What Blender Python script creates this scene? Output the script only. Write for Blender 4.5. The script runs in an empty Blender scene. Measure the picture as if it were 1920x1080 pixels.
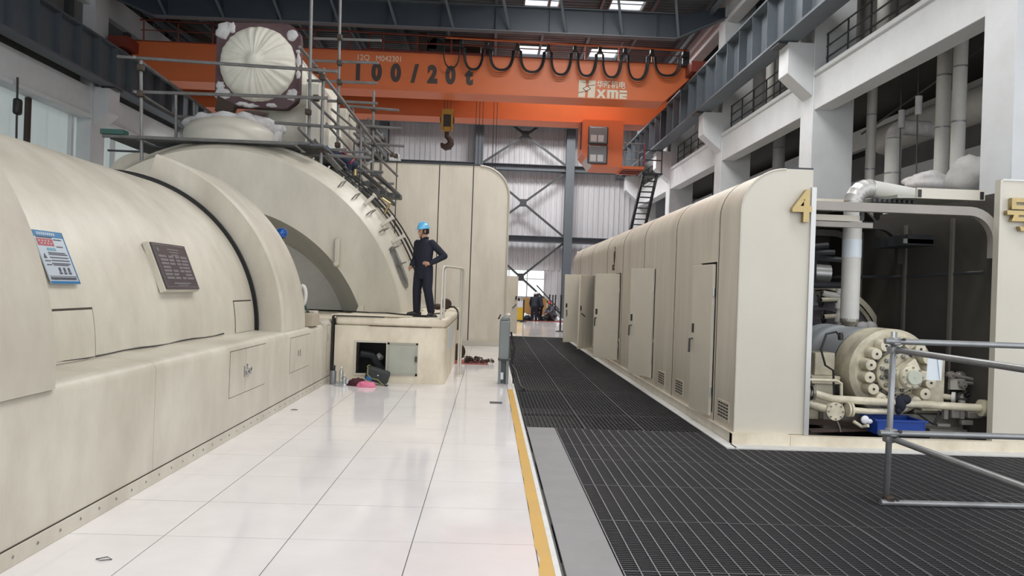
import bpy, bmesh, math, random
from mathutils import Vector, Matrix, noise
random.seed(7)
S = bpy.context.scene
COL = S.collection
PI = math.pi

# ------------------------------------------------------------------ camera
F = 1440.0
YAW = math.atan(42 / F); ROLL = 0.035; PITCH = 0.0015
EYE = Vector((0, 0, 1.65))
fw = Vector((math.sin(YAW) * math.cos(PITCH), math.cos(YAW) * math.cos(PITCH), math.sin(PITCH)))
r0 = Vector((math.cos(YAW), -math.sin(YAW), 0))
u0 = r0.cross(fw)
RT = r0 * math.cos(ROLL) + u0 * math.sin(ROLL)
UP = -r0 * math.sin(ROLL) + u0 * math.cos(ROLL)
cam_d = bpy.data.cameras.new('camera')
cam_d.sensor_width = 36.0
cam_d.lens = F * 36.0 / 1920.0
cam_d.clip_start = 0.05
cam_d.clip_end = 300
cam = bpy.data.objects.new('camera', cam_d)
COL.objects.link(cam)
cam.matrix_world = Matrix(((RT.x, UP.x, -fw.x, EYE.x), (RT.y, UP.y, -fw.y, EYE.y), (RT.z, UP.z, -fw.z, EYE.z), (0, 0, 0, 1)))
S.camera = cam


def at(px, py, X=None, Y=None, Z=None):
    """survey helper: the real point seen at a pixel of the photograph on a known plane"""
    d = fw + RT * ((px - 960) / F) - UP * ((py - 540) / F)
    if X is not None: t = (X - EYE.x) / d.x
    elif Y is not None: t = (Y - EYE.y) / d.y
    else: t = (Z - EYE.z) / d.z
    return EYE + d * t


# ------------------------------------------------------------------ light
W = bpy.data.worlds.new('daylight'); S.world = W
W.use_nodes = True
bg = W.node_tree.nodes['Background']
bg.inputs[0].default_value = (0.95, 0.97, 1.0, 1)
bg.inputs[1].default_value = 1.85
S.view_settings.view_transform = 'Standard'
S.view_settings.look = 'None'
S.view_settings.gamma = 1.0
S.view_settings.use_curve_mapping = False
S.view_settings.exposure = 0.0


def area(name, loc, sx, sy, power, col=(1, 1, 1), rot=(0, 0, 0)):
    d = bpy.data.lights.new(name, 'AREA'); d.shape = 'RECTANGLE'
    d.size = sx; d.size_y = sy; d.energy = power; d.color = col
    o = bpy.data.objects.new(name, d); COL.objects.link(o)
    o.location = loc; o.rotation_euler = rot
    return o


# daylight coming down through the strips of roof skylights
LP_ = {-1.0: 100, 5.5: 560, 11.5: 460, 17.5: 600, 23.4: 620, 31.9: 330, 35.2: 600, 40.0: 1100}
for yy, pw in LP_.items():
    area('skylight_and_fill_lamp', (3.2, yy, 12.35), 4.6, 1.6, pw, (1.0, 0.985, 0.965))
for yy, pw in {24.0: 30, 38.0: 560}.items():  # fill lamps added on the left, where the roof has no skylights
    area('skylight_and_fill_lamp', (-7.5, yy, 12.2), 3.6, 1.6, pw, (1.0, 0.985, 0.965))


# ------------------------------------------------------------------ materials
MATS = {}


def mat(name, col, rough=0.5, metal=0.0, dirt=0.0, dcol=None, scale=2.0, stretch=(1, 1, 1), bump=0.0, bscale=40.0, coat=0.0, spec=0.5, rvar=0.0):
    if name in MATS: return MATS[name]
    m = bpy.data.materials.new(name); m.use_nodes = True
    nt = m.node_tree; n = nt.nodes; l = nt.links
    b = n['Principled BSDF']
    b.inputs['Roughness'].default_value = rough
    b.inputs['Metallic'].default_value = metal
    b.inputs['Specular IOR Level'].default_value = spec
    if coat: b.inputs['Coat Weight'].default_value = coat
    c4 = (*col, 1)
    b.inputs['Base Color'].default_value = c4
    if dirt or bump or rvar:
        tc = n.new('ShaderNodeNewGeometry')
        mp = n.new('ShaderNodeMapping'); mp.inputs['Scale'].default_value = stretch
        l.new(tc.outputs['Position'], mp.inputs['Vector'])
    if dirt:
        nz = n.new('ShaderNodeTexNoise'); nz.inputs['Scale'].default_value = scale
        nz.inputs['Detail'].default_value = 6; nz.inputs['Roughness'].default_value = 0.65
        l.new(mp.outputs[0], nz.inputs['Vector'])
        rp = n.new('ShaderNodeValToRGB')
        rp.color_ramp.elements[0].position = 0.35; rp.color_ramp.elements[0].color = (0, 0, 0, 1)
        rp.color_ramp.elements[1].position = 0.72; rp.color_ramp.elements[1].color = (dirt, dirt, dirt, 1)
        l.new(nz.outputs[0], rp.inputs[0])
        mx = n.new('ShaderNodeMix'); mx.data_type = 'RGBA'
        mx.inputs[6].default_value = c4
        d = dcol or tuple(c * 0.45 for c in col)
        mx.inputs[7].default_value = (*d, 1)
        l.new(rp.outputs[0], mx.inputs[0])
        l.new(mx.outputs[2], b.inputs['Base Color'])
    if rvar:
        n3 = n.new('ShaderNodeTexNoise'); n3.inputs['Scale'].default_value = 1.6; n3.inputs['Detail'].default_value = 5
        l.new(mp.outputs[0], n3.inputs['Vector'])
        mr = n.new('ShaderNodeMapRange'); mr.inputs[3].default_value = max(0.02, rough - rvar); mr.inputs[4].default_value = rough + rvar
        l.new(n3.outputs[0], mr.inputs[0]); l.new(mr.outputs[0], b.inputs['Roughness'])
    if bump:
        n2 = n.new('ShaderNodeTexNoise'); n2.inputs['Scale'].default_value = bscale; n2.inputs['Detail'].default_value = 3
        l.new(mp.outputs[0], n2.inputs['Vector'])
        bp = n.new('ShaderNodeBump'); bp.inputs['Strength'].default_value = bump; bp.inputs['Distance'].default_value = 0.01
        l.new(n2.outputs[0], bp.inputs['Height']); l.new(bp.outputs[0], b.inputs['Normal'])
    MATS[name] = m
    return m


CREAM = mat('cream_paint', (0.585, 0.55, 0.465), 0.42, dirt=0.62, dcol=(0.33, 0.285, 0.22), scale=1.5, stretch=(1, 1, 0.5), rvar=0.08)
CREAMD = mat('cream_enclosure_paint', (0.80, 0.735, 0.625), 0.38, dirt=0.5, dcol=(0.42, 0.35, 0.26), scale=1.1, stretch=(1, 2.2, 0.25), rvar=0.08)
CREAML = mat('clean_cream_panel', (0.61, 0.575, 0.495), 0.4, dirt=0.15, scale=1.0)
PEDM = mat('stained_cream_paint', (0.80, 0.73, 0.585), 0.5, dirt=0.55, dcol=(0.36, 0.27, 0.17), scale=2.2, stretch=(1, 1, 0.5))
HOODM = mat('hood_paint', (0.64, 0.595, 0.50), 0.45, dirt=0.6, dcol=(0.32, 0.29, 0.235), scale=0.8, stretch=(1, 1, 0.4))
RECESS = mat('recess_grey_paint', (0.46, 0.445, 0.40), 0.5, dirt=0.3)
TILE = mat('polished_floor_tile', (0.84, 0.805, 0.80), 0.09, dirt=0.25, dcol=(0.55, 0.52, 0.50), scale=1.5, rvar=0.05)
GROUT = mat('grout', (0.10, 0.095, 0.09), 0.8)
YEL = mat('yellow_tape', (0.62, 0.35, 0.04), 0.45, dirt=0.5, dcol=(0.45, 0.30, 0.10), scale=4)
WHITEP = mat('white_edge_paint', (0.72, 0.72, 0.70), 0.5, dirt=0.3, scale=6)
STEELP = mat('grey_steel_plate', (0.235, 0.235, 0.24), 0.5, metal=0.3, dirt=0.3, scale=3)
GRATE = mat('grating_steel', (0.050, 0.050, 0.054), 0.5, metal=0.3, dirt=0.3, dcol=(0.09, 0.08, 0.08), scale=0.9)
GRATEL = mat('grating_cross_bar', (0.19, 0.19, 0.195), 0.45, metal=0.5)
PIT = mat('pit_dark', (0.02, 0.02, 0.022), 0.9)
ORANGE = mat('crane_orange_paint', (0.61, 0.142, 0.040), 0.45, dirt=0.3, dcol=(0.36, 0.09, 0.03), scale=0.5)
ORANGED = mat('crane_red_brown_and_shade_paint', (0.20, 0.035, 0.02), 0.5, dirt=0.3)
BLK = mat('black_rubber', (0.012, 0.012, 0.013), 0.5)
NUMB = mat('faded_black_letters', (0.055, 0.04, 0.035), 0.6)
LETW = mat('cream_letters', (0.66, 0.60, 0.48), 0.6)
STEELB = mat('blue_grey_steel', (0.105, 0.125, 0.145), 0.5, dirt=0.35, dcol=(0.06, 0.07, 0.08), scale=1.5)
STEELD = mat('dark_steel', (0.045, 0.05, 0.055), 0.5, dirt=0.2)
ROOFD = mat('roof_web_dark', (0.036, 0.046, 0.062), 0.5, dirt=0.2)
ROOFDECK = mat('roof_deck', (0.10, 0.115, 0.12), 0.5, metal=0.2)
CONC = mat('white_painted_concrete', (0.68, 0.70, 0.72), 0.75, dirt=0.3, dcol=(0.45, 0.44, 0.42), scale=1.2, bump=0.1)
CONCG = mat('grey_concrete', (0.50, 0.50, 0.51), 0.8, dirt=0.4, dcol=(0.2, 0.2, 0.2), scale=1.2, bump=0.15)
SHEET = mat('grey_wall_sheet', (0.60, 0.60, 0.63), 0.45, dirt=0.35, dcol=(0.34, 0.34, 0.36), scale=0.35, stretch=(3, 1, 0.3))
GWIN = mat('frosted_wall_panel', (0.60, 0.66, 0.64), 0.5, dirt=0.3, dcol=(0.3, 0.34, 0.33), scale=0.6, stretch=(3, 3, 0.3))
nt_ = GWIN.node_tree; tl_ = nt_.nodes.new('ShaderNodeBsdfTranslucent'); tl_.inputs[0].default_value = (.84, .88, .87, 1)
mx_ = nt_.nodes.new('ShaderNodeMixShader'); mx_.inputs[0].default_value = 0.40
nt_.links.new(nt_.nodes['Principled BSDF'].outputs[0], mx_.inputs[1]); nt_.links.new(tl_.outputs[0], mx_.inputs[2]); nt_.links.new(mx_.outputs[0], nt_.nodes['Material Output'].inputs[0])
GALV = mat('galvanised_tube', (0.36, 0.37, 0.38), 0.42, metal=0.6, dirt=0.5, dcol=(0.15, 0.14, 0.13), scale=5)
SCAF = mat('worn_scaffold_tube', (0.24, 0.24, 0.24), 0.5, metal=0.4, dirt=0.5, dcol=(0.10, 0.08, 0.06), scale=4)
RUST = mat('rusty_clamp', (0.10, 0.075, 0.06), 0.7, metal=0.3, dirt=0.5)
DOORM = mat('door_cream_paint', (0.76, 0.70, 0.59), 0.4, dirt=0.15)
DECKM = mat('scaffold_deck', (0.13, 0.14, 0.15), 0.6, metal=0.3, dirt=0.4)
LAG = mat('white_pipe_lagging', (0.62, 0.61, 0.58), 0.5, dirt=0.35, dcol=(0.40, 0.38, 0.33), scale=2.5)
CLOTH = mat('cream_lagging_cloth', (0.82, 0.79, 0.69), 0.75, dirt=0.3, dcol=(0.42, 0.40, 0.33), scale=3, bump=0.3, bscale=9)
WOOL = mat('white_plaster_lagging', (0.66, 0.65, 0.65), 0.9, dirt=0.5, dcol=(0.25, 0.20, 0.20), scale=5, bump=0.8, bscale=7)
MAROON = mat('maroon_primer', (0.085, 0.042, 0.048), 0.8, dirt=0.12, dcol=(0.4, 0.36, 0.36), scale=2.0)
GOLD = mat('brass_sign', (0.43, 0.33, 0.16), 0.32, metal=0.8, dirt=0.3, scale=8)
PUMPM = mat('cream_machine_paint', (0.72, 0.67, 0.52), 0.35, dirt=0.55, dcol=(0.22, 0.18, 0.12), scale=5)
PUMPG = mat('grey_lagging_sheet', (0.52, 0.56, 0.60), 0.45, dirt=0.3, dcol=(0.3, 0.32, 0.34), scale=2)
PURP = mat('purple_grey_insulation', (0.13, 0.115, 0.135), 0.9, dirt=0.6, dcol=(0.30, 0.28, 0.30), scale=4, bump=0.5, bscale=14)
GREASY = mat('greasy_steel', (0.30, 0.29, 0.26), 0.35, metal=0.5, dirt=0.6, dcol=(0.06, 0.055, 0.05), scale=8)
GRIME = mat('grimy_floor', (0.12, 0.11, 0.105), 0.7, dirt=0.6, dcol=(0.035, 0.03, 0.03), scale=3)
BLUEP = mat('blue_plastic', (0.008, 0.05, 0.30), 0.4)
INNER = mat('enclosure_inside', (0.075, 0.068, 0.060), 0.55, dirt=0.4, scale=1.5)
ALU = mat('aluminium_strip', (0.55, 0.55, 0.54), 0.35, metal=0.6)
NAVY = mat('navy_workwear', (0.008, 0.010, 0.022), 0.8, dirt=0.4, dcol=(0.014, 0.017, 0.034), scale=9, bump=0.35, bscale=22)
SKIN = mat('skin', (0.48, 0.27, 0.18), 0.55)
HAIR = mat('black_hair', (0.012, 0.010, 0.009), 0.6)
SHOE = mat('black_shoes', (0.02, 0.019, 0.02), 0.5)
HELM = mat('light_blue_helmet', (0.13, 0.47, 0.75), 0.25, coat=0.3)
HELMB = mat('dark_blue_helmet', (0.01, 0.09, 0.36), 0.22, coat=0.3)
HELMR = mat('red_helmet', (0.50, 0.03, 0.03), 0.3)
HELMW = mat('white_helmet', (0.75, 0.75, 0.75), 0.3)
REDM = mat('red_mat', (0.32, 0.09, 0.08), 0.8, dirt=0.3, scale=8)
HARN = mat('red_harness', (0.45, 0.02, 0.04), 0.6)
GREYB = mat('grey_cabinet_paint', (0.22, 0.25, 0.245), 0.4, dirt=0.2)
PLATEM = mat('nameplate_metal', (0.075, 0.068, 0.072), 0.35, metal=0.4)
PLATEL = mat('nameplate_relief', (0.20, 0.19, 0.20), 0.4, metal=0.4)
PBLUE = mat('notice_blue', (0.012, 0.14, 0.31), 0.25)
PWHITE = mat('notice_white', (0.43, 0.48, 0.53), 0.2)
PRED = mat('notice_red', (0.34, 0.05, 0.06), 0.3)
PTXT = mat('notice_ink', (0.05, 0.055, 0.07), 0.4)
PTEAL = mat('notice_teal', (0.10, 0.28, 0.36), 0.3)
CARD = mat('cardboard_box', (0.42, 0.36, 0.27), 0.8, dirt=0.2)
MARC = mat('maroon_cloth', (0.06, 0.014, 0.022), 0.9, bump=0.5, bscale=30)
PINK = mat('pink_cloth', (0.72, 0.20, 0.32), 0.85, bump=0.4, bscale=30)
BAGM = mat('dark_grey_bag', (0.035, 0.042, 0.042), 0.75, bump=0.2, bscale=60)
PIPING = mat('olive_piping', (0.25, 0.25, 0.10), 0.7)
BAGB = mat('blue_pocket', (0.04, 0.16, 0.36), 0.7)
WOODY = mat('plywood_board', (0.50, 0.30, 0.11), 0.7, dirt=0.3)
YBOARD = mat('yellow_board', (0.72, 0.46, 0.03), 0.5)
PAPER = mat('paper', (0.74, 0.76, 0.82), 0.25)
HOOKY = mat('yellow_hook_block', (0.42, 0.24, 0.03), 0.5, dirt=0.4)
BROWN = mat('rusty_brown', (0.05, 0.03, 0.022), 0.7, dirt=0.3)
CABLE = mat('cable_black', (0.018, 0.018, 0.018), 0.5)
FLASK = mat('grey_flask', (0.22, 0.23, 0.24), 0.35, metal=0.4)


def glass(name, col=(1, 1, 1), rough=0.0, transp=0.85):
    m = bpy.data.materials.new(name); m.use_nodes = True
    nt = m.node_tree; n = nt.nodes; l = nt.links
    out = n['Material Output']; n.remove(n['Principled BSDF'])
    t = n.new('ShaderNodeBsdfTransparent'); t.inputs[0].default_value = (*col, 1)
    g = n.new('ShaderNodeBsdfGlossy'); g.inputs[1].default_value = 0.05
    mx = n.new('ShaderNodeMixShader'); mx.inputs[0].default_value = 1 - transp
    l.new(t.outputs[0], mx.inputs[1]); l.new(g.outputs[0], mx.inputs[2]); l.new(mx.outputs[0], out.inputs[0])
    MATS[name] = m
    return m


GLASS = glass('clear_glass', (0.95, 0.97, 0.97), transp=0.9)
BOTTLE = glass('clear_bottle_plastic', (0.80, 0.84, 0.86), transp=0.72)


# ------------------------------------------------------------------ mesh builder
def wloc(o):
    p = Vector((0, 0, 0))
    while o is not None:
        p += o.location; o = o.parent
    return p


class MB:
    def __init__(self): self.v = []; self.f = []

    def add(self, vs, fs):
        k = len(self.v); self.v += [Vector(p) for p in vs]
        self.f += [tuple(i + k for i in q) for q in fs]; return self

    def box(self, x0, x1, y0, y1, z0, z1):
        if x0 > x1: x0, x1 = x1, x0
        if y0 > y1: y0, y1 = y1, y0
        if z0 > z1: z0, z1 = z1, z0
        return self.add([(x0, y0, z0), (x1, y0, z0), (x1, y1, z0), (x0, y1, z0), (x0, y0, z1), (x1, y0, z1), (x1, y1, z1), (x0, y1, z1)],
                        [(0, 3, 2, 1), (4, 5, 6, 7), (0, 1, 5, 4), (1, 2, 6, 5), (2, 3, 7, 6), (3, 0, 4, 7)])

    def obox(self, c, ax, ay, az):
        c = Vector(c); ax = Vector(ax); ay = Vector(ay); az = Vector(az)
        P = [c - ax - ay - az, c + ax - ay - az, c + ax + ay - az, c - ax + ay - az, c - ax - ay + az, c + ax - ay + az, c + ax + ay + az, c - ax + ay + az]
        return self.add(P, [(0, 3, 2, 1), (4, 5, 6, 7), (0, 1, 5, 4), (1, 2, 6, 5), (2, 3, 7, 6), (3, 0, 4, 7)])

    def beam(self, a, b, w, h, up=(0, 0, 1)):
        a = Vector(a); b = Vector(b); d = (b - a).normalized(); up = Vector(up)
        if abs(d.dot(up)) > 0.98: up = Vector((0, 1, 0))
        s = d.cross(up).normalized(); t = s.cross(d)
        return self.obox((a + b) / 2, s * w / 2, (b - a) / 2, t * h / 2)

    def ring(self, c, d, r, n, ref=None):
        d = Vector(d).normalized(); ref = Vector(ref) if ref else Vector((0, 0, 1))
        if abs(d.dot(ref)) > 0.95: ref = Vector((1, 0, 0))
        s = d.cross(ref).normalized(); t = s.cross(d)
        return [Vector(c) + s * (r * math.cos(2 * PI * i / n)) + t * (r * math.sin(2 * PI * i / n)) for i in range(n)]

    def path(self, pts, r, n=8, caps=True, closed=False):
        pts = [Vector(p) for p in pts]; m = len(pts); rings = []
        rr = r if isinstance(r, (list, tuple)) else [r] * m
        d0 = (pts[1] - pts[0]).normalized()
        ref = Vector((0, 0, 1)) if abs(d0.z) < 0.9 else Vector((1, 0, 0))
        s = d0.cross(ref).normalized()
        for i in range(m):
            if closed: d = (pts[(i + 1) % m] - pts[i - 1])
            else: d = (pts[min(i + 1, m - 1)] - pts[max(i - 1, 0)])
            d.normalize()
            s = (s - d * s.dot(d)).normalized(); t = d.cross(s)
            rings.append([pts[i] + (s * math.cos(2 * PI * k / n) + t * math.sin(2 * PI * k / n)) * rr[i] for k in range(n)])
        k0 = len(self.v); self.v += [p for q in rings for p in q]
        for i in range(m if closed else m - 1):
            j = (i + 1) % m
            for k in range(n):
                a = k0 + i * n + k; b = k0 + i * n + (k + 1) % n; c = k0 + j * n + (k + 1) % n; e = k0 + j * n + k
                self.f.append((a, b, c, e))
        if caps and not closed:
            self.f.append(tuple(k0 + k for k in reversed(range(n))))
            self.f.append(tuple(k0 + (m - 1) * n + k for k in range(n)))
        return self

    def tube(self, a, b, r, n=10): return self.path([a, b], r, n)

    def lathe(self, prof, o, d, n=24, ref=None):
        """prof: (radius, distance along d)"""
        o = Vector(o); d = Vector(d).normalized(); k0 = len(self.v); m = len(prof)
        for (r, t) in prof: self.v += self.ring(o + d * t, d, max(r, 1e-4), n, ref)
        for i in range(m - 1):
            for k in range(n):
                a = k0 + i * n + k; b = k0 + i * n + (k + 1) % n
                self.f.append((a, b, b + n, a + n))
        if prof[0][0] > 1e-3: self.f.append(tuple(k0 + k for k in reversed(range(n))))
        if prof[-1][0] > 1e-3: self.f.append(tuple(k0 + (m - 1) * n + k for k in range(n)))
        return self

    def arch(self, loops, xc, zb, n=40, amax=None):
        """half-round casing about a Y axis; loops: (R, Y, zc); open along the base height zb"""
        k0 = len(self.v)
        for (R, Y, zc) in loops:
            s = (zb - zc) / R; s = max(-0.99, min(0.99, s)); a0 = math.asin(s)
            for i in range(n + 1):
                a = a0 + ((PI - a0 if amax is None else math.radians(amax)) - a0) * i / n
                self.v.append(Vector((xc + R * math.cos(a), Y, zc + R * math.sin(a))))
        for j in range(len(loops) - 1):
            for i in range(n):
                a = k0 + j * (n + 1) + i
                self.f.append((a, a + 1, a + n + 2, a + n + 1))
        if amax is not None and len(loops) > 2: self.f.append(tuple(k0 + j * (n + 1) + n for j in range(len(loops))))
        return self

    def prism(self, poly, axis, lo, hi):
        """poly: 2-D outline; axis 'x','y','z' is the extrusion direction"""
        n = len(poly); k0 = len(self.v)

        def mk(u, v, t):
            return {'x': (t, u, v), 'y': (u, t, v), 'z': (u, v, t)}[axis]
        self.v += [Vector(mk(u, v, lo)) for u, v in poly] + [Vector(mk(u, v, hi)) for u, v in poly]
        self.f.append(tuple(k0 + i for i in range(n))); self.f.append(tuple(k0 + n + i for i in reversed(range(n))))
        for i in range(n):
            j = (i + 1) % n
            self.f.append((k0 + i, k0 + n + i, k0 + n + j, k0 + j))
        return self

    def sphere(self, c, r, nu=16, nv=10, top=PI, rot=None):
        c = Vector(c); r = Vector(r) if not isinstance(r, (int, float)) else Vector((r, r, r))
        k0 = len(self.v)
        for j in range(nv + 1):
            th = top * j / nv
            for i in range(nu):
                ph = 2 * PI * i / nu
                p = Vector((r.x * math.sin(th) * math.cos(ph), r.y * math.sin(th) * math.sin(ph), r.z * math.cos(th)))
                self.v.append(c + (rot @ p if rot else p))
        for j in range(nv):
            for i in range(nu):
                a = k0 + j * nu + i; b = k0 + j * nu + (i + 1) % nu
                self.f.append((a, a + nu, b + nu, b))
        if top < PI - 0.01: self.f.append(tuple(k0 + nv * nu + i for i in range(nu)))
        return self

    def quad(self, *p): return self.add(p, [tuple(range(len(p)))])

    def bb(self):
        xs = [p.x for p in self.v]; ys = [p.y for p in self.v]; zs = [p.z for p in self.v]
        return min(xs), max(xs), min(ys), max(ys), min(zs), max(zs)

    def build(self, name, material, parent=None, label=None, cat=None, group=None, kind=None, bevel=0.0, angle=35, segs=2, origin=None, solid=0.0):
        if parent is None:
            b = self.bb()
            base = Vector(origin) if origin is not None else Vector(((b[0] + b[1]) / 2, (b[2] + b[3]) / 2, b[4]))
        else: base = wloc(parent)
        me = bpy.data.meshes.new(name)
        me.from_pydata([p - base for p in self.v], [], self.f)
        bm = bmesh.new(); bm.from_mesh(me)
        bmesh.ops.remove_doubles(bm, verts=bm.verts, dist=1e-5)
        bmesh.ops.recalc_face_normals(bm, faces=bm.faces)
        bm.to_mesh(me); bm.free()
        me.polygons.foreach_set('use_smooth', [True] * len(me.polygons))
        try: me.set_sharp_from_angle(angle=math.radians(angle))
        except Exception: pass
        me.materials.append(material)
        o = bpy.data.objects.new(name, me); COL.objects.link(o)
        if parent is None: o.location = base
        else: o.parent = parent
        if solid:
            md = o.modifiers.new('solid', 'SOLIDIFY'); md.thickness = solid; md.offset = -1
        if bevel:
            md = o.modifiers.new('bevel', 'BEVEL'); md.width = bevel; md.segments = segs; md.limit_method = 'ANGLE'; md.angle_limit = 0.6
            md.harden_normals = False
        tag(o, label, cat, group, kind)
        return o


def tag(o, label=None, cat=None, group=None, kind=None):
    if label: o['label'] = label
    if cat: o['category'] = cat
    if group: o['group'] = group
    if kind: o['kind'] = kind
    return o


def thing(name, loc, label, cat, group=None, kind=None):
    o = bpy.data.objects.new(name, None); COL.objects.link(o)
    o.empty_display_size = 0.2
    o.location = loc
    return tag(o, label, cat, group, kind)


def B(x0, x1, y0, y1, z0, z1): return MB().box(x0, x1, y0, y1, z0, z1)


def copy_part(src, parent, offset, name=None):
    """a copy of one part (shared mesh) under parent, moved by offset"""
    c = src.copy(); COL.objects.link(c); c.parent = parent
    c.location = Vector(src.location) + Vector(offset)
    return c


def copy_thing(root, offset, label=None):
    r = root.copy(); COL.objects.link(r); r.location = root.location + Vector(offset)
    if label: r['label'] = label
    for ch in list(root.children):
        c = ch.copy(); COL.objects.link(c); c.parent = r
        for g in list(ch.children):
            d = g.copy(); COL.objects.link(d); d.parent = c
    return r


def text(s, size, origin, ux, uz, material, parent, name, depth=0.004, align='LEFT', xs=1.0, offset=0.0):
    """lettering as thin mesh: ux = reading direction, uz = up"""
    cu = bpy.data.curves.new(name, 'FONT'); cu.body = s; cu.size = size; cu.extrude = depth / 2; cu.align_x = align
    cu.offset = offset
    cu.resolution_u = 4
    tmp = bpy.data.objects.new('tmp_text', cu); COL.objects.link(tmp)
    dg = bpy.context.evaluated_depsgraph_get()
    me = bpy.data.meshes.new_from_object(tmp.evaluated_get(dg))
    bpy.data.objects.remove(tmp); bpy.data.curves.remove(cu)
    ux = Vector(ux).normalized(); uz = Vector(uz).normalized(); un = ux.cross(uz)
    base = wloc(parent) if parent else Vector((0, 0, 0))
    for v in me.vertices:
        p = v.co; v.co = Vector(origin) + ux * p.x * xs + uz * p.y + un * p.z - base
    me.materials.clear(); me.materials.append(material); me.name = name
    o = bpy.data.objects.new(name, me); COL.objects.link(o)
    if parent: o.parent = parent
    return o


# ================================================================== SETTING
def corr(mb, a0, a1, b0, b1, t, axis, pitch=0.3, dep=0.045):
    """trapezoid profiled sheet; axis 'x': profile runs along x (wall in the xz plane at y=t); 'r': roof, profile along y (plane z=t)"""
    n = max(2, int((a1 - a0) / pitch)); p = (a1 - a0) / n; pts = []
    for i in range(n):
        s = a0 + i * p
        pts += [(s, 0), (s + p * 0.55, 0), (s + p * 0.65, dep), (s + p * 0.9, dep)]
    pts.append((a1, 0))
    if axis == 'x': P = [[(u, t - w, b) for (u, w) in pts] for b in (b0, b1)]
    else: P = [[(b, u, t - w) for (u, w) in pts] for b in (b0, b1)]
    k = len(mb.v); m = len(pts)
    mb.v += [Vector(q) for q in P[0]] + [Vector(q) for q in P[1]]
    for i in range(m - 1): mb.f.append((k + i, k + i + 1, k + m + i + 1, k + m + i))
    return mb


# ---- floor
fl = MB()
fl.box(-15, 0.44, -4, 46, -0.35, -0.002)
fl.box(0.44, 8.3, 27.2, 46, -0.35, -0.012)
fl.box(2.74, 15, 8.44, 27.2, -0.35, -0.012)
fl.box(8.3, 15, 27.2, 46, -0.35, -0.012)
fl.box(-15, 15, -4, 46, -1.6, -1.5)
floor = fl.build('floor', GROUT, kind='structure')
m = B(0.44, 8.3, 27.2, 46, -0.012, 0.0).box(-15, -2.7, 22, 46, -0.012, 0.0).box(-2.7, 0.44, 27.5, 46, -0.012, 0)
m.build('far_tile_field', TILE, floor)
m = B(2.74, 15, 8.6, 27.2, -0.012, 0.0)
m.build('annex_slab', GRIME, floor)
ex = [-2.62, -2.02, -1.23, -0.44, 0.352]
proto = {}
for i in range(4):
    for j in range(31):
        y0 = 3.395 + 0.785 * j
        key = i
        if key not in proto:
            mb = B(ex[i] + 0.003, ex[i + 1] - 0.003, y0 + 0.003, y0 + 0.782, -0.03, 0)
            proto[key] = (mb.build('tile', TILE, floor), y0)
        else:
            s, ys = proto[key]
            copy_part(s, floor, (0, y0 - ys, random.uniform(-0.0008, 0.0)))
B(0.356, 0.44, 3.0, 27.4, -0.03, 0).build('edge_tile', TILE, floor)
# yellow line with a ragged edge, white kerb line, plate
pts = []
yy = 3.4
L = []; R = []
while yy < 12.85:
    L.append((0.352 + random.uniform(-0.006, 0.006) + (0.02 if 4.5 < yy < 4.75 else 0), yy)); R.append((0.442 + random.uniform(-0.003, 0.003), yy)); yy += 0.22
MB().prism(L + R[::-1], 'z', 0.0, 0.0025).build('yellow_line', YEL, floor)
B(0.44, 0.475, 3, 27.2, -0.05, 0.004).build('edge_strip', WHITEP, floor)
B(0.475, 0.49, 3, 27.2, -0.3, -0.004).build('edge_angle', STEELD, floor)
B(0.50, 0.835, 2.4, 9.17, 0.003, 0.011).build('steel_cover_plate', STEELP, floor, label='plain grey steel cover plate beside the tiled floor', bevel=0.003)
g = B(0.06, 0.24, 11.02, 11.20, 0.0005, 0.004).build('floor_drain', STEELD, floor)

# ---- gratings


def grating(w, d, along, name, pitch=0.034, cross=0.1, frame=True):
    """w along x, d along y; local mesh at origin"""
    a = MB(); c = MB()
    zt, zb = 0.0, -0.034

    def bar(mb, x0, x1, y0, y1, z1, z0):
        mb.box(x0, x1, y0, y1, z0, z1)
    if along == 'x':
        n = int(d / pitch)
        for i in range(n + 1):
            y = d * i / n; bar(a, 0, w, y - 0.0028, y + 0.0028, zt, zb)
        m_ = int(w / cross)
        for i in range(m_ + 1):
            x = w * i / m_; bar(c, x - 0.0035, x + 0.0035, 0, d, 0.0015, -0.006)
    else:
        n = int(w / pitch)
        for i in range(n + 1):
            x = w * i / n; bar(a, x - 0.0028, x + 0.0028, 0, d, zt, zb)
        m_ = int(d / cross)
        for i in range(m_ + 1):
            y = d * i / m_; bar(c, 0, w, y - 0.0035, y + 0.0035, 0.0012, -0.006)
    if frame:
        a.box(0, w, -0.004, 0.004, -0.04, 0.001); a.box(0, w, d - 0.004, d + 0.004, -0.04, 0.001)
        a.box(-0.004, 0.004, 0, d, -0.04, 0.001); a.box(w - 0.004, w + 0.004, 0, d, -0.04, 0.001)
    return a, c


def raw(mb, name, material, parent):
    me = bpy.data.meshes.new(name); me.from_pydata(mb.v, [], mb.f); me.materials.append(material)
    o = bpy.data.objects.new(name, me); COL.objects.link(o); o.parent = parent
    return o


def lay(x0, y0, w, d, along, cache={}, **k):
    key = (round(w, 3), round(d, 3), along)
    if key not in cache:
        a, c = grating(w, d, along, 'g', **k)
        o = raw(a, 'grating_panel', GRATE, floor); q = raw(c, 'cross_bars', GRATEL if along == 'x' else GRATE, o)
        cache[key] = (o, q); o.location = Vector((x0, y0, 0)) - floor.location
        return o
    s, sq = cache[key]
    o = s.copy(); COL.objects.link(o); o.parent = floor; o.location = Vector((x0, y0, 0)) - floor.location
    q = sq.copy(); COL.objects.link(q); q.parent = o
    return o


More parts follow.
